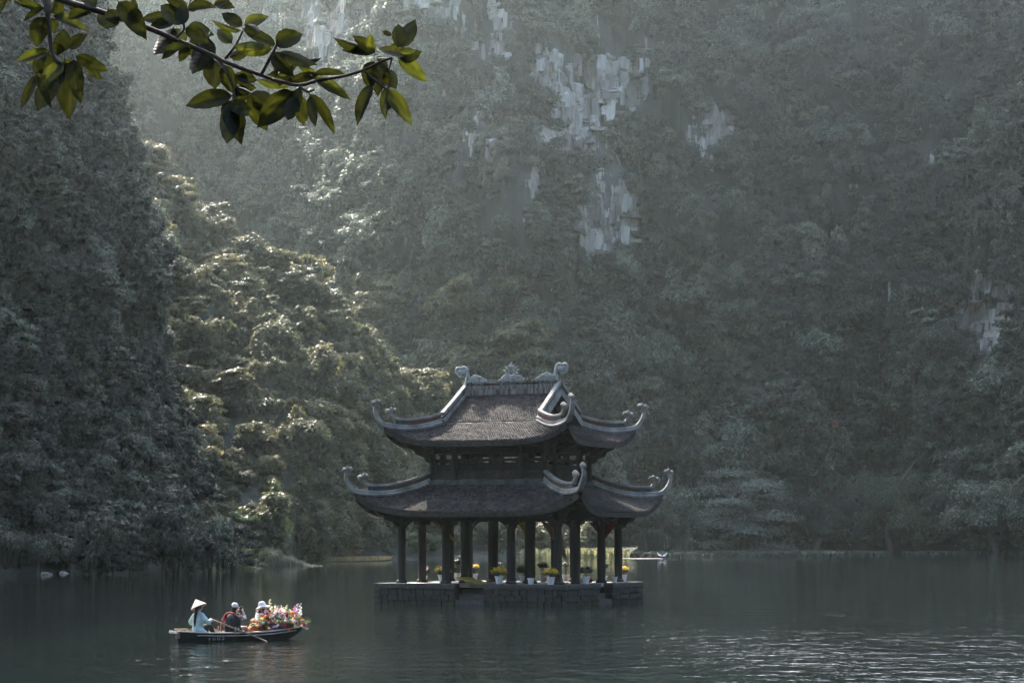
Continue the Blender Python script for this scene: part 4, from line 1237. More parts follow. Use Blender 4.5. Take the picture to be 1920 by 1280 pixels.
pots = [  # photo x of the pot, photo y of its foot, bloom, pot, size, height of the stems, label
    (726, 1088, 'r', 's', .80, .12, 'dark red flowers in a small white pot at the far left end of the platform'),
    (741, 1086.2, 'y', 's', .75, .12, 'yellow flowers in a white pot half hidden by the left corner column'),
    (767, 1084.5, 'r', 's', .85, .16, 'dark red flowers in a white pot right behind the left corner column'),
    (815, 1084.3, 'd', 'm', 1.0, .45, 'tall dark green potted plant behind the left yellow chrysanthemum'),
    (829, 1091.6, 'y', 'm', 1.0, .06, 'yellow chrysanthemum in a white pot left of the front steps'),
    (893, 1082.5, 'y', 'm', .70, .20, 'yellow flowers in a grey pot deep inside beside the thick inner column'),
    (936, 1094.2, 'y', 'm', 1.0, .06, 'yellow chrysanthemum in a white pot right of the front steps'),
    (946, 1084.5, 'd', 's', .60, .40, 'dark plant peeking over the yellow chrysanthemum right of the steps'),
    (982, 1092.4, 'd', 'm', .95, .12, 'low dark green chrysanthemum in a shaded pot beside the empty pot'),
    (993, 1096.0, '', 's', 1.0, 0, 'empty white flower pot at the platform edge'),
    (1018, 1090.5, 'd', 'm', .72, .36, 'dark bushy plant behind the chrysanthemum at the front corner'),
    (1030.5, 1096.3, 'y', 'm', .92, .06, 'yellow chrysanthemum in a white pot near the front corner of the platform'),
    (1062, 1088, 'd', 'm', .55, .40, 'dark plant standing in the red cloth behind the corner column'),
    (1090, 1085.0, 'y', 'm', .62, .36, 'yellow flowers behind the dark plant on the right side'),
    (1102, 1094.2, 'd', 'm', .85, .14, 'dark leafy plant in a pale pot between the right side columns'),
    (1148, 1085.0, 'd', 's', .55, .42, 'dark plant in a pale pot left of the right corner column'),
    (1152, 1091.5, '', 's', .95, 0, 'small empty grey white pot at the right side edge'),
    (1172.5, 1088.3, 'y', 'm', .72, .14, 'yellow chrysanthemum in a pinkish white pot at the right corner of the platform'),
]
for (x, y, bl, pk, sz, stem, label) in pots:
    p = pav_local(x, y); p.x = max(-PA + .3, min(PA - .3, p.x)); p.y = max(-PB + .28, min(PB - .3, p.y)); p.z = PZ + .002
    # keep the bearing when the depth had to be clamped
    wp = PMAT @ p; q = PMAT.inverted() @ Vector(((x - 960) / FPX * wp.y, wp.y, wp.z)); q.x = max(-PA + .25, min(PA - .25, q.x)); q.y = max(-PB + .25, min(PB - .25, q.y)); q.z = PZ + .002
    r = empty('potted_flower' if bl else 'flower_pot', PMAT @ q, random.uniform(0, 6))
    tag(r, label, 'potted plant' if bl else 'pot', 'pots on the platform')
    ps = .8 + .25 * sz if bl else sz
    link('pot', POT[pk], r, scale=ps)
    link('soil', SOIL, r, loc=(0, 0, (.36 if pk == 'm' else .30) * ps * .86), scale=ps * (.95 if pk == 'm' else .78))
    if bl:
        zt = (.36 if pk == 'm' else .30) * ps
        mb = MB()
        for k in range(5): mb.tube([(.02 * cos(k * 1.3), .02 * sin(k * 1.3), zt * .85), (.06 * cos(k * 1.3), .06 * sin(k * 1.3), zt + stem + .1)], [.014, .008], 5)
        mb.build('stems', M['mum_leaf'], r)
        link('foliage', DOME['l'], r, loc=(0, 0, zt + stem - .02), scale=(sz, sz, sz * .9))
        if bl in 'yr': link('blooms', DOME[bl], r, loc=(0, 0, zt + stem + .07), scale=(sz, sz, sz * .9))
        if bl == 'd': link('foliage', DOME['d'], r, loc=(0, 0, zt + stem + .05), scale=(sz, sz, sz))

# ================================================================== THE ROWING BOAT AND ITS PEOPLE
M['hull'] = material('hull', (.012, .013, .013), (.026, .026, .024), rough=.6, scale=3, bump=.004)
M['hull_wood'] = material('hull_wood', (.34, .31, .28), (.52, .48, .43), rough=.7, scale=5, bump=.004, stretch=(.4, 2, 2))
M['boat_floor'] = material('boat_floor', (.05, .042, .035), (.11, .09, .075), rough=.85, scale=5)
M['oar_wood'] = material('oar_wood', (.20, .13, .085), (.32, .22, .15), rough=.65, scale=6, stretch=(1, 1, .3))
M['skin'] = material('skin', (.36, .21, .15), (.42, .26, .19), rough=.55, scale=6)
M['shirt_teal'] = material('shirt_teal', (.25, .36, .36), (.36, .48, .47), rough=.85, scale=5, bump=.012, bscale=9)
M['trousers'] = material('trousers', (.015, .016, .02), (.03, .03, .035), rough=.9)
M['hair'] = material('hair', (.006, .005, .005), (.014, .012, .010), rough=.45, scale=20, stretch=(1, 1, .2))
M['straw_hat'] = material('straw_hat', (.42, .33, .26), (.50, .40, .32), rough=.75, scale=9, bump=.002, stretch=(1, 1, 6))
M['jacket_dark'] = material('jacket_dark', (.010, .012, .014), (.022, .023, .026), rough=.9, scale=4, bump=.012, bscale=7)
M['jacket_red'] = material('jacket_red', (.26, .035, .03), (.36, .06, .05), rough=.85, scale=5)
M['floral'] = material('floral', (.09, .045, .04), (.62, .55, .50), rough=.85, scale=24, thr=(.48, .60), detail=2)
M['cap_white'] = material('cap_white', (.46, .46, .44), (.56, .555, .53), rough=.8, scale=5)
M['cap_dark'] = material('cap_dark', (.01, .01, .01), rough=.8)
M['dress_orange'] = material('dress_orange', (.50, .15, .05), (.62, .24, .10), rough=.85, scale=7, bump=.01)
M['black_plastic'] = material('black_plastic', (.008, .008, .009), rough=.4)
M['number_grey'] = material('number_grey', (.20, .22, .23), (.30, .32, .33), rough=.8, scale=12)
M['rope'] = material('rope', (.22, .16, .08), (.38, .28, .15), rough=.9, scale=20)
M['lip'] = material('lip', (.30, .07, .06), rough=.5)
M['wicker'] = material('wicker', (.10, .06, .035), (.18, .12, .07), rough=.85, scale=20)

BOAT_YAW = radians(35)
bc = on_water(446, 1199.5); bc.z = 0
boat = empty('rowing_boat', bc, BOAT_YAW)
tag(boat, 'narrow black rowing boat with pale gunwales and number 1005 on its side', 'boat')
BM = Matrix.Translation(bc) @ Matrix.Rotation(BOAT_YAW, 4, 'Z')
xs = np.array([-2.2, -2.0, -1.6, -1.1, -.4, .25, .9, 1.45, 1.9, 2.2, 2.42])
hb = np.array([.27, .34, .44, .56, .585, .58, .54, .45, .31, .17, .035])
gz = np.array([.335, .315, .285, .262, .25, .252, .275, .315, .355, .39, .42])
def hull_ring(i, ins=0.0, lift=0.0):
    x, b, g = xs[i], max(.012, hb[i] - ins), gz[i]
    bot = -.16 + (.0 if i < 7 else .10 * (i - 6)) + lift
    bx = x - (0.0 if i < 7 else .045 * (i - 6))
    return [(x, b, g), (x * .5 + bx * .5, b * .92, g * .45 + bot * .55 + .02), (bx, b * .70, bot), (bx, 0, bot - .02), (bx, -b * .70, bot), (x * .5 + bx * .5, -b * .92, g * .45 + bot * .55 + .02), (x, -b, g)]
mb = MB(); outer = [hull_ring(i) for i in range(len(xs))]; inner = [hull_ring(i, .03, .03) for i in range(len(xs))]
mb.grid(outer); mb.grid(inner, True); mb.add(outer[0], [tuple(range(7))]); mb.add(inner[0], [tuple(range(7))])
mb.build('hull', M['hull'], boat, 50)
for s in (-1, 1):
    mb = MB(); mb.sweep([(xs[i], s * (hb[i] + .002), gz[i] + .012) for i in range(len(xs))], [(-.045, -.018), (.045, -.018), (.045, .018), (-.045, .018)], up=Vector((0, 0, 1))); mb.build('gunwale', M['hull_wood'], boat)
    mb = MB(); mb.sweep([(xs[i], s * (hb[i] * .985 + .022), gz[i] - .075) for i in range(2, 9)], [(-.012, -.014), (.012, -.014), (.012, .014), (-.012, .014)]); mb.build('rub_rail', M['hull_wood'], boat)
mb = MB(); mb.box((-2.22, 0, .30), (.05, .58, .06)); mb.build('transom_cap', M['hull_wood'], boat)
for x, w in ((-1.45, .34), (-.35, .26), (.75, .26)):
    b = float(np.interp(x, xs, hb)); mb = MB(); mb.box((x, 0, .20), (w, 2 * b - .06, .03)); mb.build('thwart', M['hull_wood'], boat)
mb = MB(); mb.sweep([(-2.1, 0, .04), (-1, 0, .0), (1.2, 0, .0), (1.75, 0, .08)], [[(-.2, -.01), (.2, -.01), (.2, .01), (-.2, .01)], [(-.42, -.01), (.42, -.01), (.42, .01), (-.42, .01)], [(-.36, -.01), (.36, -.01), (.36, .01), (-.36, .01)], [(-.2, -.01), (.2, -.01), (.2, .01), (-.2, .01)]], side=(0, 1, 0)); mb.build('floor_boards', M['boat_floor'], boat)
mb = MB(); mb.box((-1.9, 0, .27), (.56, .56, .03)); mb.build('stern_deck', M['hull_wood'], boat)
mb = MB(); mb.add([(1.6, -.36, .335), (2.28, -.1, .40), (2.28, .1, .40), (1.6, .36, .335), (1.6, -.36, .31), (2.28, -.1, .375), (2.28, .1, .375), (1.6, .36, .31)], [(0, 1, 2, 3), (7, 6, 5, 4), (0, 4, 5, 1), (1, 5, 6, 2), (2, 6, 7, 3), (3, 7, 4, 0)]); mb.build('bow_deck', M['hull_wood'], boat)
for s in (-1, 1):                      # oar posts
    mb = MB(); b = float(np.interp(-.38, xs, hb))
    mb.tube([(-.38, s * b, .20), (-.38, s * b, .44)], [.022, .018], 7); mb.tube([(-.29, s * b, .20), (-.29, s * b, .42)], [.020, .016], 7); mb.build('oar_post', M['oar_wood'], boat, True)
# the painted number, reading from the side the camera sees
for i, ch in enumerate('1005'):
    fc_ = bpy.data.curves.new('hull_digit', 'FONT'); fc_.body = ch; fc_.size = .23; fc_.extrude = .003; fc_.shear = .22
    fo = bpy.data.objects.new('digit_outline', fc_); col.objects.link(fo); bpy.context.view_layer.update()
    me = bpy.data.meshes.new_from_object(fo); bpy.data.objects.remove(fo)
    me.name = 'hull_digit'; me.materials.clear(); me.materials.append(M['number_grey'])
    xx = -1.32 + .145 * i; link('hull_digit', me, boat, loc=(xx, -float(np.interp(xx, xs, hb)) * .955 - .022, .05), rot=(radians(78), 0, radians(-4.5)))
# clutter lying on the stern
mb = MB()
for k in range(3): mb.tube([(-1.9 + (.16 + .02 * k) * cos(a), .12 + (.15 + .02 * k) * sin(a), .315 + .035 * k) for a in np.linspace(0, 6.0, 22)], .02, 6)
mb.tube(smooth_path([(-1.75, .1, .32), (-1.6, .0, .38), (-1.5, .15, .36), (-1.42, .2, .30)], 5), .018, 6)
o = mb.build('rope_coil', M['rope'], None, True); o.matrix_world = BM; tag(o, 'coil of yellowish rope on the stern deck behind the rower', 'rope')
mb = MB()
P = [[(-2.10 + .07 * i, -.28 + .1 * j, .30 + .045 * abs(sin(i * 1.7 + j)) + .03 * cos(j * 2.1)) for j in range(6)] for i in range(6)]
mb.grid(P); mb.grid([[(-2.20 + .01 * sin(j * 2), -.36 + .09 * j, .31 - .06 * i + .012 * sin(i + j)) for j in range(4)] for i in range(4)])
o = mb.build('crumpled_cloth', M['floral'], None, True); o.modifiers.new('cloth', 'SOLIDIFY').thickness = .01; o.matrix_world = BM; tag(o, 'pale crumpled cloth hanging over the stern end of the boat', 'cloth')

# ---- people: one continuous body each, clothes over it
def remesh(o, v):
    md = o.modifiers.new('skin', 'REMESH'); md.mode = 'VOXEL'; md.voxel_size = v; md.use_smooth_shade = True
    sm = o.modifiers.new('soften', 'SMOOTH'); sm.factor = .5; sm.iterations = 2
def limb(mb, pts, rad, n=10):
    P = smooth_path(pts, 3); R = []
    for i in range(len(P)):
        k = i / 3; a = int(min(k, len(rad) - 2)); R.append(rad[a] + (rad[a + 1] - rad[a]) * (k - a))
    mb.tube(P, R, n)
    mb.ball(P[0], R[0], 8, 6); mb.ball(P[-1], R[-1], 8, 6)
def hand(mb, w, d, nrm):
    """palm with four curled fingers and a thumb leaving its side, from wrist w along d"""
    w, d, nrm = Vector(w), Vector(d).normalized(), Vector(nrm).normalized(); sd = d.cross(nrm).normalized()
    mb.tube([w, w + d * .045, w + d * .085], [.026, .034, .032], 8)
    for i, (o, L) in enumerate(((-.027, .062), (-.009, .074), (.009, .070), (.026, .055))):
        b = w + d * .08 + sd * o
        mb.tube([b, b + d * L * .45 + nrm * -.008, b + d * L * .55 + nrm * -.034, b + d * L * .25 + nrm * -.052], [.0115, .0105, .0095, .008], 6)
    b = w + d * .03 + sd * -.032
    mb.tube([b, b + d * .025 + sd * -.022 - nrm * .012, b + d * .052 + sd * -.016 - nrm * .03], [.013, .0115, .009], 6)
def head(mb, c, f, tilt=0.0):
    """head with face, ears and neck root; f = facing direction"""
    c, f = Vector(c), Vector(f).normalized(); sd = f.cross(Vector((0, 0, 1))); up = sd.cross(f)
    R = Matrix((f, -sd, up)).transposed()
    mb.ball(c, (.093, .075, .112), 14, 10, R)
    mb.ball(c + f * .030 - up * .055, (.060, .055, .058), 12, 8, R)
    mb.tube([c + f * .082 + up * .02, c + f * .105 - up * .018], [.009, .017], 6)
    for s in (-1, 1): mb.ball(c + sd * s * .075 - f * .005, (.022, .010, .030), 8, 6, R)
def face_bits(parent, c, f):
    c, f = Vector(c), Vector(f).normalized(); sd = f.cross(Vector((0, 0, 1))); up = sd.cross(f)
    for s in (-1, 1):
        mb = MB(); mb.ball(c + f * .086 + up * .004 + sd * s * .032, (.011, .013, .007), 8, 5); mb.build('eye', M['hair'], parent, True)
        mb = MB(); mb.bar(c + f * .092 + up * .028 + sd * s * .018, c + f * .086 + up * .028 + sd * s * .048, .008, .006); mb.build('eyebrow', M['hair'], parent)
    mb = MB(); mb.ball(c + f * .086 - up * .052, (.010, .024, .008), 8, 5, Matrix((f, -sd, up)).transposed()); mb.build('mouth', M['lip'], parent, True)

def person(label, loc, turn=0.0):
    o = empty('person', BM @ Vector(loc), BOAT_YAW + turn); tag(o, label, 'person'); return o
# rower: faces the bow, hands on the oars
R1P, R1T = Vector((-1.42, -.08, .30)), radians(24)
RM1 = BM @ Matrix.Translation(R1P) @ Matrix.Rotation(R1T, 4, 'Z')
r1 = person('person in a conical straw hat and pale teal shirt rowing at the stern', R1P, R1T)
hand_near = Vector((.34, -.30, .36)); hand_far = Vector((.26, .34, .24))
mb = MB()
limb(mb, [(0, 0, .10), (.0, 0, .28), (.02, 0, .46), (.03, 0, .56)], [.135, .115, .14, .09])
limb(mb, [(.03, 0, .56), (.05, 0, .66)], [.05, .048])
head(mb, (.075, 0, .76), (1, -.25, -.15))
limb(mb, [(.02, -.15, .53), (.06, -.31, .33), hand_near + Vector((-.08, 0, 0))], [.055, .043, .030]); hand(mb, hand_near + Vector((-.07, .0, 0)), (.9, .1, -.1), (0, 0, 1))
limb(mb, [(.02, .15, .53), (.04, .30, .32), hand_far + Vector((-.08, 0, 0))], [.055, .043, .030]); hand(mb, hand_far + Vector((-.07, 0, 0)), (.9, -.1, -.1), (0, 0, 1))
for s in (-1, 1): limb(mb, [(.02, s * .09, .08), (.40, s * .12, .16), (.62, s * .12, -.16), (.72, s * .12, -.18)], [.085, .065, .042, .035])
remesh(mb.build('body', M['skin'], r1), .013)
mb = MB()
limb(mb, [(-.01, 0, .04), (-.01, 0, .20), (.01, 0, .40), (.02, 0, .55)], [.205, .175, .175, .105])
for s in (-1, 1): mb.ball((-.01, s * .10, .05), (.16, .13, .10), 10, 8)
limb(mb, [(.02, -.13, .52), (.04, -.33, .31), hand_near + Vector((-.10, .0, .0))], [.085, .075, .056])
limb(mb, [(.02, .13, .52), (.02, .32, .30), hand_far + Vector((-.10, .0, .0))], [.085, .075, .056])
limb(mb, [(-.02, -.06, .04), (-.03, -.30, -.03)], [.13, .075])                                # shirt tail over the gunwale
remesh(mb.build('shirt', M['shirt_teal'], r1), .016)
mb = MB()
for s in (-1, 1): limb(mb, [(.05, s * .10, .07), (.40, s * .12, .17), (.60, s * .12, -.12)], [.11, .085, .06])
remesh(mb.build('trousers', M['trousers'], r1), .018)
mb = MB(); limb(mb, [(.02, -.0, .80), (-.09, -.01, .70), (-.15, -.01, .52), (-.185, -.01, .34), (-.18, -.01, .17)], [.075, .060, .050, .046, .018], 9); mb.ball((.05, 0, .78), (.10, .085, .10), 12, 8)
remesh(mb.build('hair', M['hair'], r1), .014)
mb = MB(); hr = Matrix.Rotation(radians(-24), 3, Vector((.3, 1, 0)).normalized()) @ Matrix.Rotation(radians(-16), 3, 'X')
mb.lathe([(.262, -.004), (.258, .0), (.20, .058), (.13, .130), (.06, .200), (.0, .262), (.0, .255), (.06, .190), (.13, .120), (.20, .048), (.256, -.008)], (0, 0, 0), 28, None)
o = mb.build('hat', M['straw_hat'], r1, 40, loc=(.03, .01, .775)); yw = BOAT_YAW + R1T; o.rotation_euler = (Matrix.Rotation(-yw, 3, 'Z') @ Matrix.Rotation(radians(-24), 3, 'Y') @ Matrix.Rotation(radians(-8), 3, 'X') @ Matrix.Rotation(yw, 3, 'Z')).to_euler()
# passenger with a camera: back to the viewer, dark jacket with red edging
R2P, R2T = Vector((-.18, -.02, .235)), radians(22)
RM2 = BM @ Matrix.Translation(R2P) @ Matrix.Rotation(R2T, 4, 'Z')
r2 = person('person in a white cap and dark red-edged jacket holding up a camera', R2P, R2T)
f2 = Vector((.93, .25, 0))
mb = MB()
limb(mb, [(0, 0, .08), (.02, 0, .30), (.03, 0, .50), (.04, 0, .60)], [.15, .14, .155, .09]); limb(mb, [(.04, 0, .60), (.07, .0, .70)], [.055, .052]); head(mb, (.10, .0, .795), (1, .1, -.1))
limb(mb, [(.03, -.17, .56), (.20, -.30, .42), (.33, -.14, .66)], [.06, .048, .032]); hand(mb, (.325, -.13, .67), (.3, .5, .6), (-1, 0, .3))
limb(mb, [(.03, .17, .56), (.20, .30, .40), (.34, .10, .66)], [.06, .048, .032]); hand(mb, (.335, .09, .67), (.3, -.5, .6), (-1, 0, .3))
for s in (-1, 1): limb(mb, [(.02, s * .10, .08), (.42, s * .16, .14), (.55, s * .15, -.16), (.66, s * .15, -.18)], [.09, .07, .045, .038])
remesh(mb.build('body', M['skin'], r2), .013)
mb = MB(); limb(mb, [(.0, 0, .0), (-.03, 0, .20), (.0, 0, .42), (.03, 0, .60)], [.27, .265, .235, .10]); mb.ball((.0, 0, .10), (.24, .31, .16), 12, 8); mb.ball((.0, 0, .48), (.15, .23, .13), 12, 8)
remesh(mb.build('jacket', M['jacket_dark'], r2), .018)
mb = MB()
mb.sweep(smooth_path([(-.13, .18, .60), (-.20, .235, .46), (-.245, .265, .26), (-.22, .30, .05)], 4), [(-.05, -.012), (.05, -.012), (.05, .016), (-.05, .016)], up=Vector((-.7, .7, 0)))
mb.tube(smooth_path([(-.12, .18, .60), (-.135, .05, .635), (-.125, -.10, .62), (-.08, -.18, .58)], 4), .03, 7)
mb.tube(smooth_path([(-.10, .21, .57), (-.05, .28, .40), (.0, .32, .18)], 4), .045, 7)
mb.build('red_trim', M['jacket_red'], r2, True)
mb = MB(); limb(mb, [(.03, -.19, .55), (.19, -.31, .42), (.27, -.22, .55)], [.085, .07, .055]); limb(mb, [(.03, .20, .55), (.16, .34, .36), (.26, .22, .50)], [.085, .075, .055])
remesh(mb.build('sleeves', M['floral'], r2), .016)
mb = MB(); limb(mb, [(.055, 0, .80), (.03, 0, .74), (.02, 0, .66)], [.088, .085, .06]); remesh(mb.build('hair', M['hair'], r2), .014)
mb = MB(); mb.lathe([(.115, -.03), (.118, .0), (.108, .05), (.075, .095), (.03, .112), (0, .115)], (0, 0, 0), 18); mb.add([(.09, -.07, -.025), (.20, -.055, -.035), (.215, 0, -.03), (.20, .055, -.035), (.09, .07, -.025), (.10, 0, -.012)], [(0, 1, 2, 5), (5, 2, 3, 4)])
mb.build('cap', M['cap_white'], r2, True, loc=(.085, 0, .835))
mb = MB(); mb.ball((0, 0, 0), (.022, .022, .035), 8, 6); mb.build('cap_gap', M['cap_dark'], r2, True, loc=(-.022, .045, .835))
mb = MB(); mb.box((0, 0, 0), (.07, .14, .10)); mb.box((0, 0, .06), (.05, .06, .035)); mb.lathe([(.042, 0), (.045, .05), (.047, .075), (.035, .08), (.0, .075)], (.03, 0, 0), 14, Matrix.Rotation(radians(90), 3, 'Y'))
o = mb.build('camera', M['black_plastic'], None); o.matrix_world = RM2 @ Matrix.Translation((.40, -.01, .745)) @ Matrix.Rotation(radians(6), 4, 'Z'); tag(o, 'black photo camera held up by the person in the white cap', 'camera')
# passenger among the flowers: faces the stern and the viewer, wide white hat
r3 = person('smiling person in a wide white sun hat and orange dress among the flowers', (1.02, .26, .22), radians(-20))
f3 = Vector((-.75, -.75, 0)).normalized()
mb = MB()
limb(mb, [(0, 0, .08), (0, 0, .30), (0, 0, .50), (0, 0, .58)], [.14, .115, .135, .08]); limb(mb, [(0, 0, .58), (-.01, -.01, .68)], [.05, .047]); head(mb, (-.03, -.03, .775), f3)
limb(mb, [(-.02, -.15, .53), (-.10, -.25, .32), (-.26, -.18, .22)], [.05, .042, .03]); hand(mb, (-.26, -.18, .22), (-1, .2, -.1), (0, 0, 1))
limb(mb, [(-.02, .15, .53), (-.10, .24, .32), (-.26, .16, .22)], [.05, .042, .03]); hand(mb, (-.26, .16, .22), (-1, -.2, -.1), (0, 0, 1))
for s in (-1, 1): limb(mb, [(-.02, s * .09, .08), (-.36, s * .12, .14), (-.56, s * .12, -.05), (-.70, s * .12, -.06)], [.085, .06, .042, .03])
remesh(mb.build('body', M['skin'], r3), .013)
face_bits(r3, (-.03, -.03, .775), f3)
mb = MB(); limb(mb, [(0, 0, .02), (0, 0, .20), (0, 0, .40), (0, 0, .53)], [.20, .155, .155, .10]); limb(mb, [(-.02, -.10, .06), (-.36, -.12, .12), (-.42, -.12, -.02)], [.13, .10, .08]); limb(mb, [(-.02, .10, .06), (-.36, .12, .12), (-.42, .12, -.02)], [.13, .10, .08])
for s in (-1, 1): limb(mb, [(-.01, s * .12, .52), (-.07, s * .21, .40)], [.075, .07])
remesh(mb.build('dress', M['dress_orange'], r3), .017)
mb = MB(); mb.ball(Vector((-.03, -.03, .785)) - f3 * .028, (.105, .105, .115), 12, 8)
sd3 = f3.cross(Vector((0, 0, 1)))
for s in (-1, 1): limb(mb, [Vector((-.03, -.03, .80)) + sd3 * s * .075, Vector((-.02, -.02, .68)) + sd3 * s * .09, Vector((0, 0, .56)) + sd3 * s * .10], [.04, .042, .025])
remesh(mb.build('hair', M['hair'], r3), .014)
mb = MB(); mb.lathe([(.235, -.055), (.20, -.030), (.125, .0), (.118, .05), (.10, .105), (.06, .135), (0, .14), (0, .132), (.10, .098), (.112, .045), (.12, -.006), (.20, -.040), (.232, -.062)], (0, 0, 0), 26)
for i, v in enumerate(mb.v):
    r_ = hypot(v[0], v[1])
    if r_ > .15: mb.v[i] = (v[0], v[1], v[2] - .10 * (v[1] * .9 - v[0] * .5) ** 2 / .05 * .5 + .02 * sin(atan2(v[1], v[0]) * 3))
o = mb.build('hat', M['cap_white'], r3, True, loc=(-.015, -.015, .84)); o.rotation_euler = (radians(-10), radians(-14), 0)
# ---- oars
def oar(label, a, b, blade=.55):
    a, b = Vector(a), Vector(b); d = (b - a).normalized(); mb = MB()
    root = empty('oar', a); tag(root, label, 'oar')
    e = b - a
    mb.tube([-d * .12, Vector((0, 0, 0)), e - d * blade], [.019, .021, .024], 8); mb.build('shaft', M['oar_wood'], root, True)
    sd = d.cross(Vector((0, 0, 1))).normalized()
    mb = MB(); mb.sweep([e - d * (blade + .02), e - d * blade * .7, e - d * .1, e], [[(-.024, -.02), (.024, -.02), (.024, .02), (-.024, .02)], [(-.06, -.012), (.06, -.012), (.06, .012), (-.06, .012)], [(-.075, -.008), (.075, -.008), (.075, .008), (-.075, .008)], [(-.06, -.006), (.06, -.006), (.06, .006), (-.06, .006)]]); mb.build('blade', M['oar_wood'], root)
ho = RM1 @ (hand_near + Vector((.02, 0, .0)))
piv = BM @ Vector((-.335, -.60, .36)); dv = (piv - ho); tip = ho + dv * ((ho.z + .14) / (ho.z - piv.z)) if ho.z > piv.z + .02 else on_water(490, 1203)
Lo = (tip - ho).length; tip = ho + (tip - ho) * min(1.0, 2.9 / Lo)
oar('brown wooden oar on the near side reaching from the rower to the water', ho, tip)
ho2 = RM1 @ (hand_far + Vector((.02, 0, .0)))
piv2 = BM @ Vector((-.335, .60, .30)); tip2 = ho2 + (piv2 - ho2).normalized() * 2.4; tip2.z = min(tip2.z, -.08)
oar('wooden oar on the far side of the boat', ho2, tip2)

# ---- flowers heaped in the bow
fb = empty('flower_basket', BM @ Vector((1.52, -.08, .22)), BOAT_YAW - radians(12))
tag(fb, 'huge basket of mixed pink, white, red and orange flowers in the bow', 'flowers')
mb = MB(); mb.lathe([(.26, 0), (.34, .10), (.44, .26), (.46, .30), (.42, .30), (.30, .06), (0, .04)], n=20); mb.build('basket', M['wicker'], fb, 40)
for v in (0,): pass
PET = {}
for nm, c in dict(white=(.72, .70, .68), cream=(.70, .64, .44), lilac=(.55, .50, .66), pink=(.70, .34, .40), blush=(.74, .52, .44), magenta=(.48, .03, .12), crimson=(.30, .015, .05), coral=(.68, .20, .12), orange=(.70, .27, .06), yellow=(.70, .58, .20), greenish=(.36, .44, .22)).items():
    PET[nm] = leaf_material('petal_' + nm, tuple(x * .75 for x in c), c, tuple(min(1, x * 1.12) for x in c), trans=.3, rough=.6, tree_var=.1)
def rose_mesh(mat, seed):
    rng = np.random.default_rng(seed)
    V, F, lv = leaf_cloud([(0, 0, .02)], [(1, 1, .85)], 46, .95, rng, droop=0, up=.3, width=.85, shell=.55)
    return fast_mesh('rose', V * .055, F, mat, {'lv': lv})
def spike_mesh(mat, seed):
    rng = np.random.default_rng(seed); c = [(.02 * cos(i * 2.4), .02 * sin(i * 2.4), .03 * i) for i in range(9)]; q = [.034 * (1 - i / 12) for i in range(9)]
    V, F, lv = leaf_cloud(c, q, 80, .034, rng, droop=0, up=.2, width=.8, shell=.4)
    return fast_mesh('spike', V, F, mat, {'lv': lv})
ROSE = {k: rose_mesh(m, i) for i, (k, m) in enumerate(PET.items())}; SPIKE = {k: spike_mesh(m, 50 + i) for i, (k, m) in enumerate(PET.items())}
rg = random.Random(5)
def heap(a, b):                        # surface of the heap over the bow: a along, b across
    return max(0.0, (1 - abs(a) ** 2.6) * (1 - abs(b) ** 2.2)) ** .5
for i in range(190):
    a, b = rg.uniform(-1.0, .97), rg.uniform(-1.0, .85)
    z = .14 + .54 * heap(a, b) + rg.uniform(-.10, .04)
    p = Vector((-.12 + a * .84, b * .50 - .02, z - .06 * (abs(b) > .75)))
    kind = rg.choice(['white', 'white', 'white', 'cream', 'cream', 'lilac', 'lilac', 'blush', 'blush', 'pink', 'greenish', 'greenish', 'yellow', 'magenta', 'crimson', 'coral', 'orange'])
    if rg.random() < .30 and kind in ('white', 'cream', 'lilac', 'pink', 'greenish'):
        o = link('flower_spike', SPIKE[kind], fb, loc=p, rot=(rg.uniform(-.6, .6) + b * .4, rg.uniform(-.5, .5) + a * .5, rg.uniform(0, 6)), scale=rg.uniform(.7, 1.05))
    else:
        o = link('blossom', ROSE[kind], fb, loc=p, rot=(rg.uniform(-.7, .5) + .5, rg.uniform(-.6, .6), rg.uniform(0, 6)), scale=rg.uniform(.65, 1.25))
for (x, y, z, k, s) in ((-.30, -.2, .74, 'cream', 1.5), (-.86, -.2, .48, 'white', 1.1), (.62, -.15, .66, 'lilac', 1.3), (.74, -.2, .62, 'white', 1.4), (.50, -.1, .66, 'pink', 1.2), (-.12, -.3, .62, 'lilac', 1.2), (.1, -.35, .5, 'white', 1.5)):
    link('flower_spike', SPIKE[k], fb, loc=(x * .9 - .12, y, z - .06), rot=(rg.uniform(-.3, .3), rg.uniform(-.2, .4), 0), scale=s)
rng = np.random.default_rng(3); cs = [(-.1 + .8 * rg.uniform(-1, 1), .5 * rg.uniform(-1, .9), .12 + .3 * rg.random()) for _ in range(26)]
V, F, lv = leaf_cloud(cs, [.17] * 26, 900, .10, rng, width=.4, shell=.6)
o = link('foliage', fast_mesh('foliage', V, F, M['leaf_vine'], {'lv': lv}), fb); o['kind'] = 'stuff'

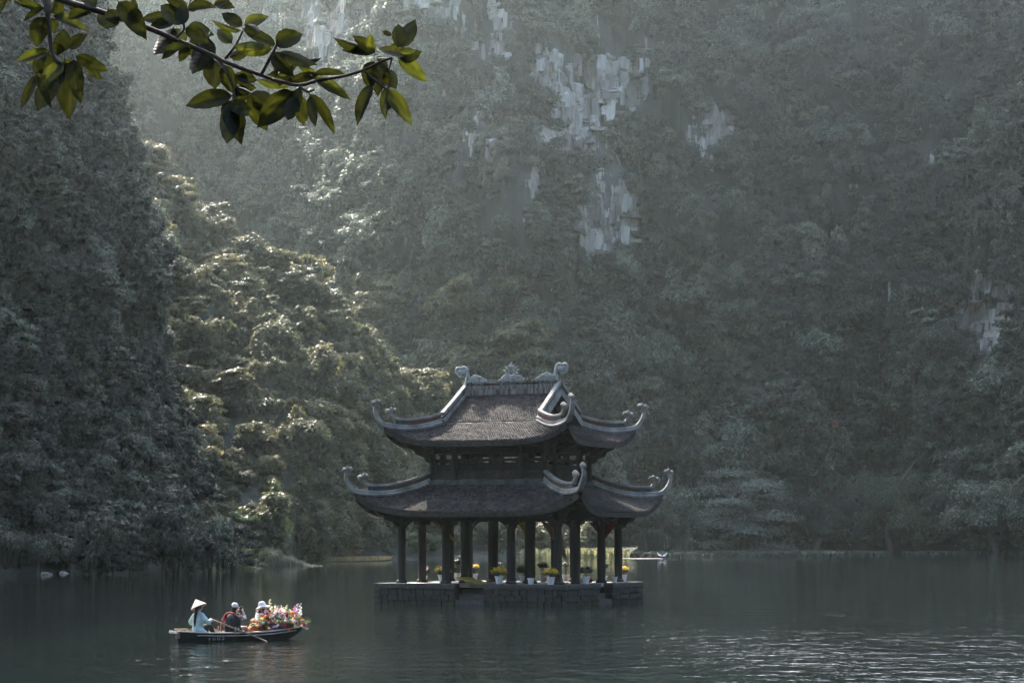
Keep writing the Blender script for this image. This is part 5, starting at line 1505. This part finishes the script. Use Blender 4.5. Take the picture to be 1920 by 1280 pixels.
# ================================================================== SHORE DETAILS
def blades(n, area, h, w, rng, lean=.35, bend=.35):
    """upright grass or reed blades; area(rng, n) -> x, y, z of the feet"""
    P = area(rng, n); H = h * (.55 + .6 * rng.random(n)); a = rng.random(n) * 6.283
    d = np.stack([np.cos(a), np.sin(a), np.zeros(n)], 1) * (lean * rng.random(n))[:, None]; up = np.array([0, 0, 1.0])
    s = np.stack([-np.sin(a + 1), np.cos(a + 1), np.zeros(n)], 1) * (w * (.6 + .8 * rng.random(n)))[:, None] / 2
    m = P + (up + d * .6) * (H * .55)[:, None]; t = P + (up * (1 - bend * .5) + d * (1 + bend)) * H[:, None]
    V = np.stack([P - s, P + s, m + s * .8, m - s * .8, t + s * .15, t - s * .15], 1).reshape(-1, 3)
    k = np.arange(n)[:, None] * 6
    F = np.concatenate([k + np.array([0, 1, 2, 3]), k + np.array([3, 2, 4, 5])])
    return V, F, np.repeat(rng.random(n), 6)
def blade_obj(name, mat, V, F, lv): return link(name, fast_mesh(name, V, F, mat, {'lv': lv}))
def bush(name, label, cat, base, size, kinds, mat, n=3000, leaf=.12, seed=0, group=None, trunk=True, width=.45, rz=0.0, **k):
    """a plant with its own crown and stem"""
    c, q = lobes(kinds, seed)
    r = empty(name, base, rz); tag(r, label, cat, group)
    if trunk: link('trunk', TRUNKS[seed % 3], r, scale=(size[0], size[0], size[2]))
    cr = link('crown', crown_mesh('crown', M[mat], c, q, n, leaf, seed + 900, width=width, **k), r, loc=(0, 0, size[2] * .62), scale=size)
    return r

# low bushes along the foot of the crag
order = ['leftmost', 'second from left', 'fifth from left', 'seventh from left', 'ninth from left', 'eleventh from left', 'thirteenth from left', 'rightmost', 'fourth from left', 'eighth from left', 'tenth from left', 'sixth from left', 'low one under the leftmost', 'twelfth from left']
BUSH_TEXT = ['dark bush at the water under the left crag, ' + o for o in order]
for i, (x, y, w, h) in enumerate([(18, 1079, 60, 110), (62, 1079, 70, 120), (170, 1077, 90, 150), (235, 1077, 80, 130), (300, 1076, 90, 160), (352, 1075, 80, 120), (400, 1072, 80, 140), (440, 1067, 70, 120), (128, 1077, 60, 80), (268, 1076, 60, 90), (330, 1076, 55, 80), (205, 1077, 50, 70), (20, 1079, 50, 60), (380, 1072, 60, 80)]):
    p = on_water(x, y); p.z = .05; p.y += 2.0; s = 1 / (FPX / p.y)
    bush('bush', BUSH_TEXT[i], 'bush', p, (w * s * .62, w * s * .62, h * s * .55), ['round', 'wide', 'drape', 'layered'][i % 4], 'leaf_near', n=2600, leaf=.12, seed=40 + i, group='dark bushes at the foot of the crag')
bush('vine_mound', 'tall pointed mound draped in sunlit vines above the reeds', 'shrub', at(514, 1032, 275) + Vector((0, 0, -.3)), (2.6, 2.4, 4.9), 'tall', 'leaf_vine', n=4200, leaf=.10, seed=61)
bush('vine_bush', 'sunlit sprawling vine bush left of the pointed vine mound', 'shrub', at(455, 1030, 268) + Vector((0, 0, -.3)), (3.2, 2.6, 3.6), 'layered', 'leaf_vine', n=4200, leaf=.10, seed=62)
bush('leafy_shrub', 'tall bright-edged leafy shrub beside the left end of the lower roof', 'shrub', at(672, 1048, 338) + Vector((0, 0, -.2)), (3.0, 2.8, 5.2), 'tall', 'leaf_vine', n=4200, leaf=.11, seed=63)
bush('leafy_shrub', 'broad olive shrub on the shore seen through the left columns', 'shrub', at(760, 1046, 350) + Vector((0, 0, -.2)), (5.2, 3.6, 4.4), 'wide', 'leaf_vine', n=4200, leaf=.09, seed=64)
bush('dark_shrub', 'dark rounded shrub between the vine mound and the bright-edged shrub', 'shrub', at(590, 1036, 330) + Vector((0, 0, -.2)), (4.6, 3.6, 5.0), 'round', 'leaf_near', n=4200, leaf=.09, seed=65)
bush('rust_bush', 'small rust-coloured dry bush on the grassy spit', 'shrub', at(650, 1049, 326), (1.9, 1.4, 1.0), 'wide', 'rust', n=900, leaf=.16, seed=66, trunk=False, core=0, width=.12)
for i, (x, y, w, h, lab) in enumerate([(470, 1063.5, 46, 60, 'low sunlit bush at the water left of the tall reeds'), (545, 1057, 50, 52, 'rounded green bush right behind the tall reeds'), (585, 1054, 44, 50, 'small bush between the reeds and the yellow grass'), (615, 1052, 52, 64, 'olive bush at the left end of the yellow grass'), (695, 1049, 60, 70, 'bush at the shore behind the left corner of the platform')]):
    p = on_water(x, y); p.z = .0; p.y += 3; s_ = p.y / FPX
    bush('shore_bush', lab, 'bush', p, (w * s_ * .6, w * s_ * .55, h * s_ * .55), ['wide', 'round', 'layered', 'drape', 'wide'][i], 'leaf_vine', n=2200, leaf=.13, seed=140 + i)
# big trees on the right shore
bush('round_tree', 'tall rounded bright green tree on the right shore', 'tree', at(1665, 1035, 494) + Vector((0, 0, -.5)), (10.5, 9, 14.5), 'round', 'leaf_green', n=9000, leaf=.052, seed=70)
bush('layered_tree', 'tree with flat pale layered branches right of the pavilion', 'tree', at(1395, 1036, 474) + Vector((0, 0, -.5)), (12.5, 9, 13.5), 'layered', 'leaf_pale', n=8000, leaf=.055, seed=71)
bush('shore_tree', 'broad dark tree on the shore right of the layered tree', 'tree', at(1530, 1035, 490) + Vector((0, 0, -.5)), (11, 9, 12), 'wide', 'leaf_far', n=8000, leaf=.055, seed=72)
bush('shore_tree', 'broad leafy tree at the right edge of the shore', 'tree', at(1860, 1037, 462) + Vector((0, 0, -.5)), (12, 9, 12), 'round', 'leaf_far', n=8000, leaf=.055, seed=73)
bush('shore_tree', 'round bushy tree just right of the pavilion roof', 'tree', at(1270, 1037, 455) + Vector((0, 0, -.5)), (7.5, 6, 9.5), 'round', 'leaf_far', n=7000, leaf=.055, seed=74)
for i, (x, y, s, lab) in enumerate([(1447, 835, 1.1, 'small patch of orange leaves above the layered tree'), (1567, 808, 1.25, 'orange leafy vine patch in the middle of the right slope'), (1533, 806, .8, 'faint orange leaf patch left of the bright orange vine'), (1676, 775, .9, 'orange brown leaf patch high on the right slope')]):
    p = at(x, y, 488 + (8 if i == 3 else 0))
    bush('autumn_vine', lab, 'vine', p, (s * .8, s * .8, s * 1.3), 'round', 'leaf_orange', n=130, leaf=.32, seed=80 + i, trunk=False, core=0, shell=.9)
# spiky palm-like tufts
def tuft(label, p, h, n, seed, mat='reed'):
    rng = np.random.default_rng(seed)
    V, F, lv = blades(n, lambda r, k: np.stack([.12 * h * r.normal(size=k), .12 * h * r.normal(size=k), np.zeros(k)], 1), h, h * .035, rng, lean=1.0, bend=.9)
    o = blade_obj('grass_tuft', M[mat], V, F, lv); o.location = p; return tag(o, label, 'grass tuft')
tuft('arching grass tuft on the far shore right of the pavilion', at(1228, 1034, 440), 6.5, 220, 1, 'hyacinth')
tuft('low arching tuft on the far shore next to the tall tuft', at(1285, 1035, 445), 5.0, 200, 2, 'hyacinth')
tuft('feathery fern tuft at the far left water edge', on_water(25, 1079) + Vector((-.5, 1.0, .8)), 4.2, 160, 3, 'leaf_near')
# reeds at the left bank
def reed_clump(label, x, y, wpx, h, n, seed, mat='reed'):
    p = on_water(x, y); p.z = 0; s = p.y / FPX; rng = np.random.default_rng(seed)
    V, F, lv = blades(n, lambda r, k: np.stack([np.clip(r.normal(size=k) * .3, -.75, .75) * wpx * s, 1.5 + r.normal(size=k), np.zeros(k)], 1), h, .07, rng, lean=.5, bend=.5)
    fo_ = np.exp(-(V[:, 0] / (wpx * s * .42)) ** 2) * (.8 + .4 * vnoise(V * np.array([.9, .5, 0]) + seed, seed)); V[:, 2] *= fo_; o = blade_obj('reed_clump', M[mat], V, F, lv); o.location = p; return tag(o, label, 'reeds', 'reeds on the left bank')
reed_clump('tall grey-green reeds at the water left of the grassy spit', 505, 1060.5, 120, 2.9, 2400, 11, 'hyacinth')
reed_clump('sunlit reeds behind the waterline under the vine mound', 560, 1054, 90, 3.2, 2200, 12)
reed_clump('low reeds at the water between the crag and the tall reeds', 440, 1066, 60, 2.6, 1200, 13)
reed_clump('bright green reed hummock left of the dark shrub', 590, 1050, 60, 3.0, 1500, 14)
# grassy spit
def in_band(x0, x1, ya, yb, z=.02):
    def f(r, k):
        y = ya + (yb - ya) * r.random(k); x = x0 + (x1 - x0) * r.random(k); D = FPX * EYE / (y - HORIZON)
        return np.stack([(x - 960) / FPX * D, D, np.full(k, z)], 1)
    return f
rng = np.random.default_rng(21)
def on_spur(x0, x1, s0, s1):
    def f(r, k):
        i = np.interp(x0 + (x1 - x0) * r.random(k), sx, np.arange(len(sx))); j = (s0 + (s1 - s0) * r.random(k)) / 1.8 * (len(sy) - 1)
        return SPUR[i.astype(int), j.astype(int)] + np.stack([r.uniform(-.5, .5, k), r.uniform(-.8, .8, k), np.zeros(k)], 1)
    return f
mb = MB(); spit = [Vector((x, y, 0)) for x, y in ((-33, 296), (-30, 304), (-26, 306), (-22, 309), (-18.5, 318), (-18, 330), (-19, 345), (-34, 345))]
mb.add([(p.x, p.y, .08) for p in spit] + [(p.x * 1.0, p.y - 1.2, -1) for p in spit], [tuple(range(8))] + [(i, (i + 1) % 8, 8 + (i + 1) % 8, 8 + i) for i in range(8)])
tag(mb.build('mud_spit', M['soil']), kind='structure')
def on_spit(r, k):
    t = r.random(k); y0 = np.interp(-33 + 14.6 * t, [-33, -30, -26, -22, -18.5], [297, 305, 307, 310, 319]); return np.stack([-33 + 14.6 * t, y0 + (343 - y0) * r.random(k) ** 1.5, np.full(k, .14)], 1)
V, F, lv = blades(11000, on_spit, .55, .16, rng, lean=.9)
tag(blade_obj('grass_bank', M['dry_grass'], V, F, lv), 'dry yellow grass on the low spit left of the pavilion', 'grass', kind='stuff')
V, F, lv = blades(7000, on_spur(-36, -26, .03, .26), 1.15, .12, rng, lean=.8, bend=.7)
tag(blade_obj('grass_slope', M['reed'], V, F, lv), 'sunlit green grass on the bank behind the tall reeds', 'grass', kind='stuff')
# floating water plants
rng = np.random.default_rng(22)
V, F, lv = blades(15000, in_band(1180, 1560, 1036.2, 1043.5), 1.0, .55, rng, lean=.9, bend=.5)
V2, F2, l2 = blades(3500, in_band(1540, 1660, 1036.0, 1040.0), .8, .5, rng, lean=.9, bend=.5)
V3, F3, l3 = blades(1500, in_band(1690, 1930, 1036.4, 1038.6), .8, .5, rng, lean=.9, bend=.5)
V = np.concatenate([V, V2, V3]); F = np.concatenate([F, F2 + 90000, F3 + 90000 + 21000]); lv = np.concatenate([lv, l2, l3])
tag(blade_obj('water_plants', M['hyacinth'], V, F, lv), 'mat of floating water plants along the far right shore', 'water plants', kind='stuff')
V, F, lv = blades(9000, in_band(700, 1180, 1038, 1045.6), 2.0, .5, rng, lean=.8, bend=.5)
tag(blade_obj('shore_reeds', M['reed'], V, F, lv), 'sunlit bank of leafy reeds seen through the pavilion columns', 'reeds', kind='stuff')
# sandbar and egrets
mb = MB(); sb = [on_water(x, y) for x, y in ((1150, 1047.3), (1195, 1047.6), (1243, 1047.2), (1240, 1046.6), (1190, 1046.6), (1155, 1046.8))]
mb.add([(p.x, p.y, .05) for p in sb] + [(p.x, p.y, -1) for p in sb], [tuple(range(6))] + [(i, (i + 1) % 6, 6 + (i + 1) % 6, 6 + i) for i in range(6)])
tag(mb.build('sandbar', M['stone_floor']), kind='structure')
M['feather'] = material('feather', (.70, .71, .70), (.80, .80, .78), rough=.8, scale=8)
M['beak'] = material('beak', (.35, .25, .05), rough=.5)
def egret(label, x, y, s, flip):
    p = on_water(x, y); p.z = .03; r = empty('egret', p); tag(r, label, 'bird', 'egrets on the sandbar')
    mb = MB(); R = Matrix.Rotation(radians(-18), 3, 'Y')
    limb(mb, [(-.34, 0, .42), (-.12, 0, .52), (.10, 0, .58), (.22, 0, .64)], [.05, .13, .14, .07]); limb(mb, [(.22, 0, .64), (.34, 0, .74), (.26, 0, .88), (.36, 0, .98)], [.06, .042, .036, .045])
    mb.ball((.38, 0, .99), (.06, .04, .042), 8, 6); o = mb.build('body', M['feather'], r); remesh(o, .022)
    mb = MB(); mb.tube([(.42, 0, .985), (.56, 0, .96)], [.018, .003], 6); mb.build('beak', M['beak'], r, True)
    for q in (-1, 1):
        mb = MB(); mb.tube([(.02, q * .05, .46), (.05, q * .05, .24), (.0, q * .05, .0)], [.018, .012, .012], 6); mb.build('leg', M['black_plastic'], r, True)
    r.scale = (s * flip, s, s)
egret('white egret with raised neck standing left on the sandbar', 1237, 1046.8, 1.0, -1)
egret('white egret bending forward standing right on the sandbar', 1246, 1047.0, .95, 1)
# rocks and a log
M['rock_pale'] = material('rock_pale', (.07, .068, .06), (.19, .185, .17), rough=.9, scale=4, bump=.06)
def rock(label, x, y, w, h, seed):
    p = on_water(x, y); s = p.y / FPX; rng = np.random.default_rng(seed); mb = MB(); n, m = 12, 7
    mb.ball((0, 0, 0), (w * s / 2, w * s * .38, h * s * .9), n, m)
    A = np.array(mb.v); A = A * np.array([1, 1, .52]) * (1 + .5 * fbm(A * (1.6 / (w * s)) + seed * 3.1, 3, seed))[:, None]; A[:, 2] = np.maximum(A[:, 2], -.25); mb.v = [tuple(q) for q in A]
    o = mb.build('rock', M['rock_pale'], None, loc=(p.x, p.y, -.04)); return tag(o, label, 'rock', 'rocks at the left waterline')
rock('pale rounded rock at the left waterline, larger of the pair', 86, 1077, 28, 11, 1)
rock('pale pointed rock right of the larger pale rock on the left', 121, 1074.6, 24, 10, 2)
rock('small flat rock at the waterline under the dark bushes', 392, 1070, 18, 5, 3)
rock('small pale stone at the waterline left of the reeds', 423, 1068.5, 12, 6, 4)
p = on_water(488, 1064); mb = MB(); mb.tube([(-1.3, 0, -.1), (-.2, .1, .25), (.9, .0, .12)], [.16, .14, .07], 8); mb.tube([(-.4, .1, .2), (.9, -.4, .55)], [.07, .03], 6)
tag(mb.build('driftwood', M['bark'], None, True, loc=p), 'half sunk driftwood log in front of the tall reeds', 'log')

# ================================================================== THE BRANCH OVERHEAD
def leaf_blade_material():
    m = bpy.data.materials.new('leaf_branch'); m.use_nodes = True
    n, l = m.node_tree.nodes, m.node_tree.links
    b = n['Principled BSDF']; b.inputs['Roughness'].default_value = .45; b.inputs['Specular IOR Level'].default_value = .14
    tc = n.new('ShaderNodeTexCoord'); oi = n.new('ShaderNodeObjectInfo')
    wv = n.new('ShaderNodeTexWave'); wv.wave_type = 'BANDS'; wv.bands_direction = 'Y'; wv.inputs['Scale'].default_value = 2.6; wv.inputs['Distortion'].default_value = 1.5
    l.new(tc.outputs['Object'], wv.inputs['Vector'])
    nz = n.new('ShaderNodeTexNoise'); nz.inputs['Scale'].default_value = 2.2; l.new(tc.outputs['Object'], nz.inputs['Vector'])
    rp = n.new('ShaderNodeValToRGB'); e = rp.color_ramp.elements
    e[0].color, e[0].position, e[1].color, e[1].position = (.006, .009, .004, 1), .3, (.016, .020, .006, 1), .75  # leaf colour darkened to stand in for shade from foliage overhead
    l.new(nz.outputs[0], rp.inputs[0]); l.new(rp.outputs[0], b.inputs['Base Color'])
    bp = n.new('ShaderNodeBump'); bp.inputs['Strength'].default_value = .12; bp.inputs['Distance'].default_value = .004; l.new(wv.outputs[0], bp.inputs['Height']); l.new(bp.outputs[0], b.inputs['Normal'])
    tr = n.new('ShaderNodeBsdfTranslucent'); rt = n.new('ShaderNodeValToRGB'); e = rt.color_ramp.elements
    e[0].color, e[0].position, e[1].color, e[1].position = (.004, .005, .001, 1), .34, (.036, .040, .005, 1), .78
    l.new(nz.outputs[0], rt.inputs[0]); l.new(rt.outputs[0], tr.inputs[0])
    ms = n.new('ShaderNodeMixShader'); ms.inputs[0].default_value = .42
    l.new(b.outputs[0], ms.inputs[1]); l.new(tr.outputs[0], ms.inputs[2]); l.new(ms.outputs[0], n['Material Output'].inputs[0])
    return m
M['leaf_branch'] = leaf_blade_material()
M['twig'] = material('twig', (.018, .013, .010), (.04, .03, .022), rough=.85, scale=40)
def blade_mesh(seed, fold, curl, tipw):
    """one ovate leaf: base at 0, tip at +Y 1, width 1, folded along the midrib and curled"""
    P = []
    rows = 11; r = random.Random(seed)
    for i in range(rows):
        t = i / (rows - 1)
        w = .5 * (sin(pi * min(1, t ** .82)) ** .72) * (1 - .12 * t) if 0 < t < 1 else .0
        if t > .82: w *= max(0, 1 - (t - .82) / .18) ** .5 * tipw + (1 - tipw) * max(0, 1 - (t - .82) / .18)
        row = []
        for k in (-1, -.55, 0, .55, 1):
            x = k * w * (1 + r.uniform(-.05, .05)); z = fold * abs(k) ** 1.4 * w * 2 - curl * t * t + .02 * sin(9 * t + k * 2)
            row.append((x, t, z * .35))
        P.append(row)
    mb = MB(); mb.grid(P)
    mb.tube([(0, -.14, .01), (0, 0, .002), (0, .5, -.006 - curl * .0875), (0, .96, -.35 * curl * .92)], [.014, .013, .009, .003], 5)
    return mb.mesh('leaf', M['leaf_branch'], True)
def brighter(me):
    me = me.copy(); m = M['leaf_branch'].copy(); me.materials.clear(); me.materials.append(m)
    rt = [x for x in m.node_tree.nodes if x.type == 'VALTORGB'][1]
    rt.color_ramp.elements[0].color = (.018, .024, .003, 1); rt.color_ramp.elements[1].color = (.105, .115, .012, 1)
    return me
BLADES = [blade_mesh(1, .35, .35, 1), blade_mesh(2, .6, .6, .8), blade_mesh(3, .15, .15, 1), blade_mesh(4, .8, .3, .7)]
BLADES += [brighter(BLADES[0])]
tree_branch = empty('tree_branch', at(60, -60, 5.0))
tag(tree_branch, 'dark leafy branch reaching in from the top left corner', 'branch')
BR = tree_branch.location.copy()
def stem(pts, r0, r1, name='twig'):
    P = smooth_path([at(x, y, d) - BR for x, y, d in pts], 5); n = len(P)
    mb = MB(); mb.tube(P, [r0 + (r1 - r0) * i / (n - 1) for i in range(n)], 7); mb.build(name, M['twig'], tree_branch, True)
stem([(-60, -75, 5.15), (30, -32, 5.08), (116, 0, 5.04), (175, 18, 5.0), (270, 50, 4.97), (330, 75, 4.95), (400, 105, 4.93), (433, 121, 4.9), (489, 141, 4.9), (510, 149, 4.9)], .0085, .0036, 'limb')
stem([(40, -34, 5.08), (80, -14, 5.03), (90, 40, 5.0), (97, 98, 4.98), (112, 120, 4.97)], .008, .004)
stem([(510, 149, 4.9), (560, 160, 4.88), (600, 150, 4.88), (640, 144, 4.86), (681, 132, 4.85), (709, 118, 4.85), (735, 108, 4.85)], .0042, .0025)
stem([(683, 133, 4.85), (705, 152, 4.84), (726, 167, 4.84), (732, 150, 4.84)], .003, .002)
stem([(489, 141, 4.9), (505, 112, 4.88), (517, 88, 4.87), (520, 75, 4.87)], .004, .0025)
stem([(420, 113, 4.92), (432, 98, 4.9), (444, 82, 4.9), (455, 58, 4.9)], .0035, .002)
stem([(405, 107, 4.93), (425, 135, 4.9), (437, 165, 4.9), (440, 190, 4.88)], .0038, .0025)
stem([(330, 72, 4.95), (345, 55, 4.96), (344, 42, 4.96), (352, 20, 4.97), (360, -10, 5.0)], .003, .002)
stem([(560, 160, 4.88), (575, 172, 4.86), (590, 168, 4.86)], .003, .002)
stem([(735, 108, 4.85), (732, 120, 4.85), (729, 134, 4.84)], .0025, .0018)
LEAVES = [(390, 70, 365, 139, 47), (435, 180, 352, 195, 36), (427, 189, 450, 261, 38), (435, 193, 426, 268, 36), (469, 176, 497, 244, 34), (551, 172, 487, 234, 44), (555, 180, 540, 225, 28), (557, 178, 570, 232, 30),
          (579, 176, 629, 246, 22), (547, 146, 503, 142, 26), (590, 146, 652, 182, 22), (517, 86, 564, 62, 36), (521, 99, 589, 122, 30), (512, 105, 548, 141, 26), (517, 86, 458, 55, 24), (510, 92, 440, 90, 28), (458, 50, 499, 30, 28),
          (454, 50, 418, 26, 26), (452, 58, 401, 43, 16), (435, 82, 408, 55, 24), (350, 55, 399, 62, 36), (398, 110, 402, 165, 36), (420, 122, 438, 174, 30), (443, 142, 480, 150, 24), (448, 160, 478, 166, 18), (352, 86, 306, 107, 22), (455, 160, 450, 192, 28),
          (535, 160, 484, 152, 18), (596, 140, 540, 152, 18), (560, 120, 600, 152, 16), (520, 140, 560, 118, 20), (345, 45, 300, 10, 30), (352, 20, 402, 12, 26), (352, 20, 310, -8, 22), (405, 8, 436, 12, 20), (560, 168, 530, 205, 20), (430, 108, 470, 92, 22),
          (84, 32, 66, 84, 36), (80, 20, 32, 4, 17), (94, 25, 112, -4, 32), (100, 30, 160, 53, 26), (175, 18, 128, 34, 28), (205, 22, 200, 54, 40), (222, 4, 272, 66, 38), (329, 38, 268, 33, 26), (326, 52, 293, 105, 38), (340, 80, 304, 109, 20),
          (95, 97, 30, 113, 23), (90, 98, 74, 148, 38), (70, 140, 40, 200, 19), (105, 146, 70, 203, 46), (122, 115, 130, 217, 42), (138, 112, 148, 187, 32), (142, 105, 199, 132, 24), (160, 118, 187, 147, 18), (118, 98, 118, 57, 34), (128, 90, 160, 66, 26), (108, 104, 104, 80, 24), (112, 142, 100, 115, 26), (78, 138, 66, 108, 22),
          (705, 96, 627, 77, 23), (703, 100, 664, 69, 22), (699, 102, 641, 92, 15), (745, 89, 777, 42, 36), (762, 105, 710, 90, 24), (745, 107, 799, 150, 28), (750, 95, 778, 96, 13), (735, 67, 717, 59, 9), (702, 118, 709, 174, 42), (727, 130, 741, 165, 28), (699, 160, 668, 226, 26), (726, 168, 769, 228, 28), (728, 176, 726, 208, 18), (706, 107, 727, 124, 13),
          (180, 14, 150, -14, 26), (240, 38, 252, 2, 26), (15, -6, 0, 18, 22), (-10, -30, 20, 2, 20)]
rl = random.Random(9)
for (x0, y0, x1, y1, w) in list(LEAVES):          # the tufts are dense: neighbours at other angles round the same twigs
    if rl.random() < .55:
        a = atan2(y1 - y0, x1 - x0) + rl.choice((-1, 1)) * rl.uniform(.35, .9); q = hypot(x1 - x0, y1 - y0) * rl.uniform(.6, .95)
        LEAVES.append((x0 + rl.uniform(-5, 5), y0 + rl.uniform(-5, 5), x0 + q * cos(a), y0 + q * sin(a), w * rl.uniform(.65, .95)))
for i, (x0, y0, x1, y1, w) in enumerate(LEAVES):
    d0 = 4.93 + .10 * (1 - x0 / 500) + rl.uniform(-.06, .06)
    A = at(x0, y0, d0); L2 = hypot(x1 - x0, y1 - y0) / FPX * d0
    B = at(x1, y1, d0 + rl.uniform(-.45, .45) * L2)
    Y = (B - A); L = Y.length; Y.normalize()
    N = Vector((rl.uniform(-.45, .45), -1, rl.uniform(-.1, .6))); N -= Y * N.dot(Y); N.normalize(); X = Y.cross(N)
    if i % 3 == 0: N, X = -N, -X
    o = link('leaf', BLADES[rl.randrange(5)], tree_branch)
    W = w / FPX * d0 * 1.12; L *= 1.08
    R = Matrix((X * W, Y * L, N * ((W + L) / 2))).transposed().to_4x4(); R.translation = A - BR
    o.matrix_local = R
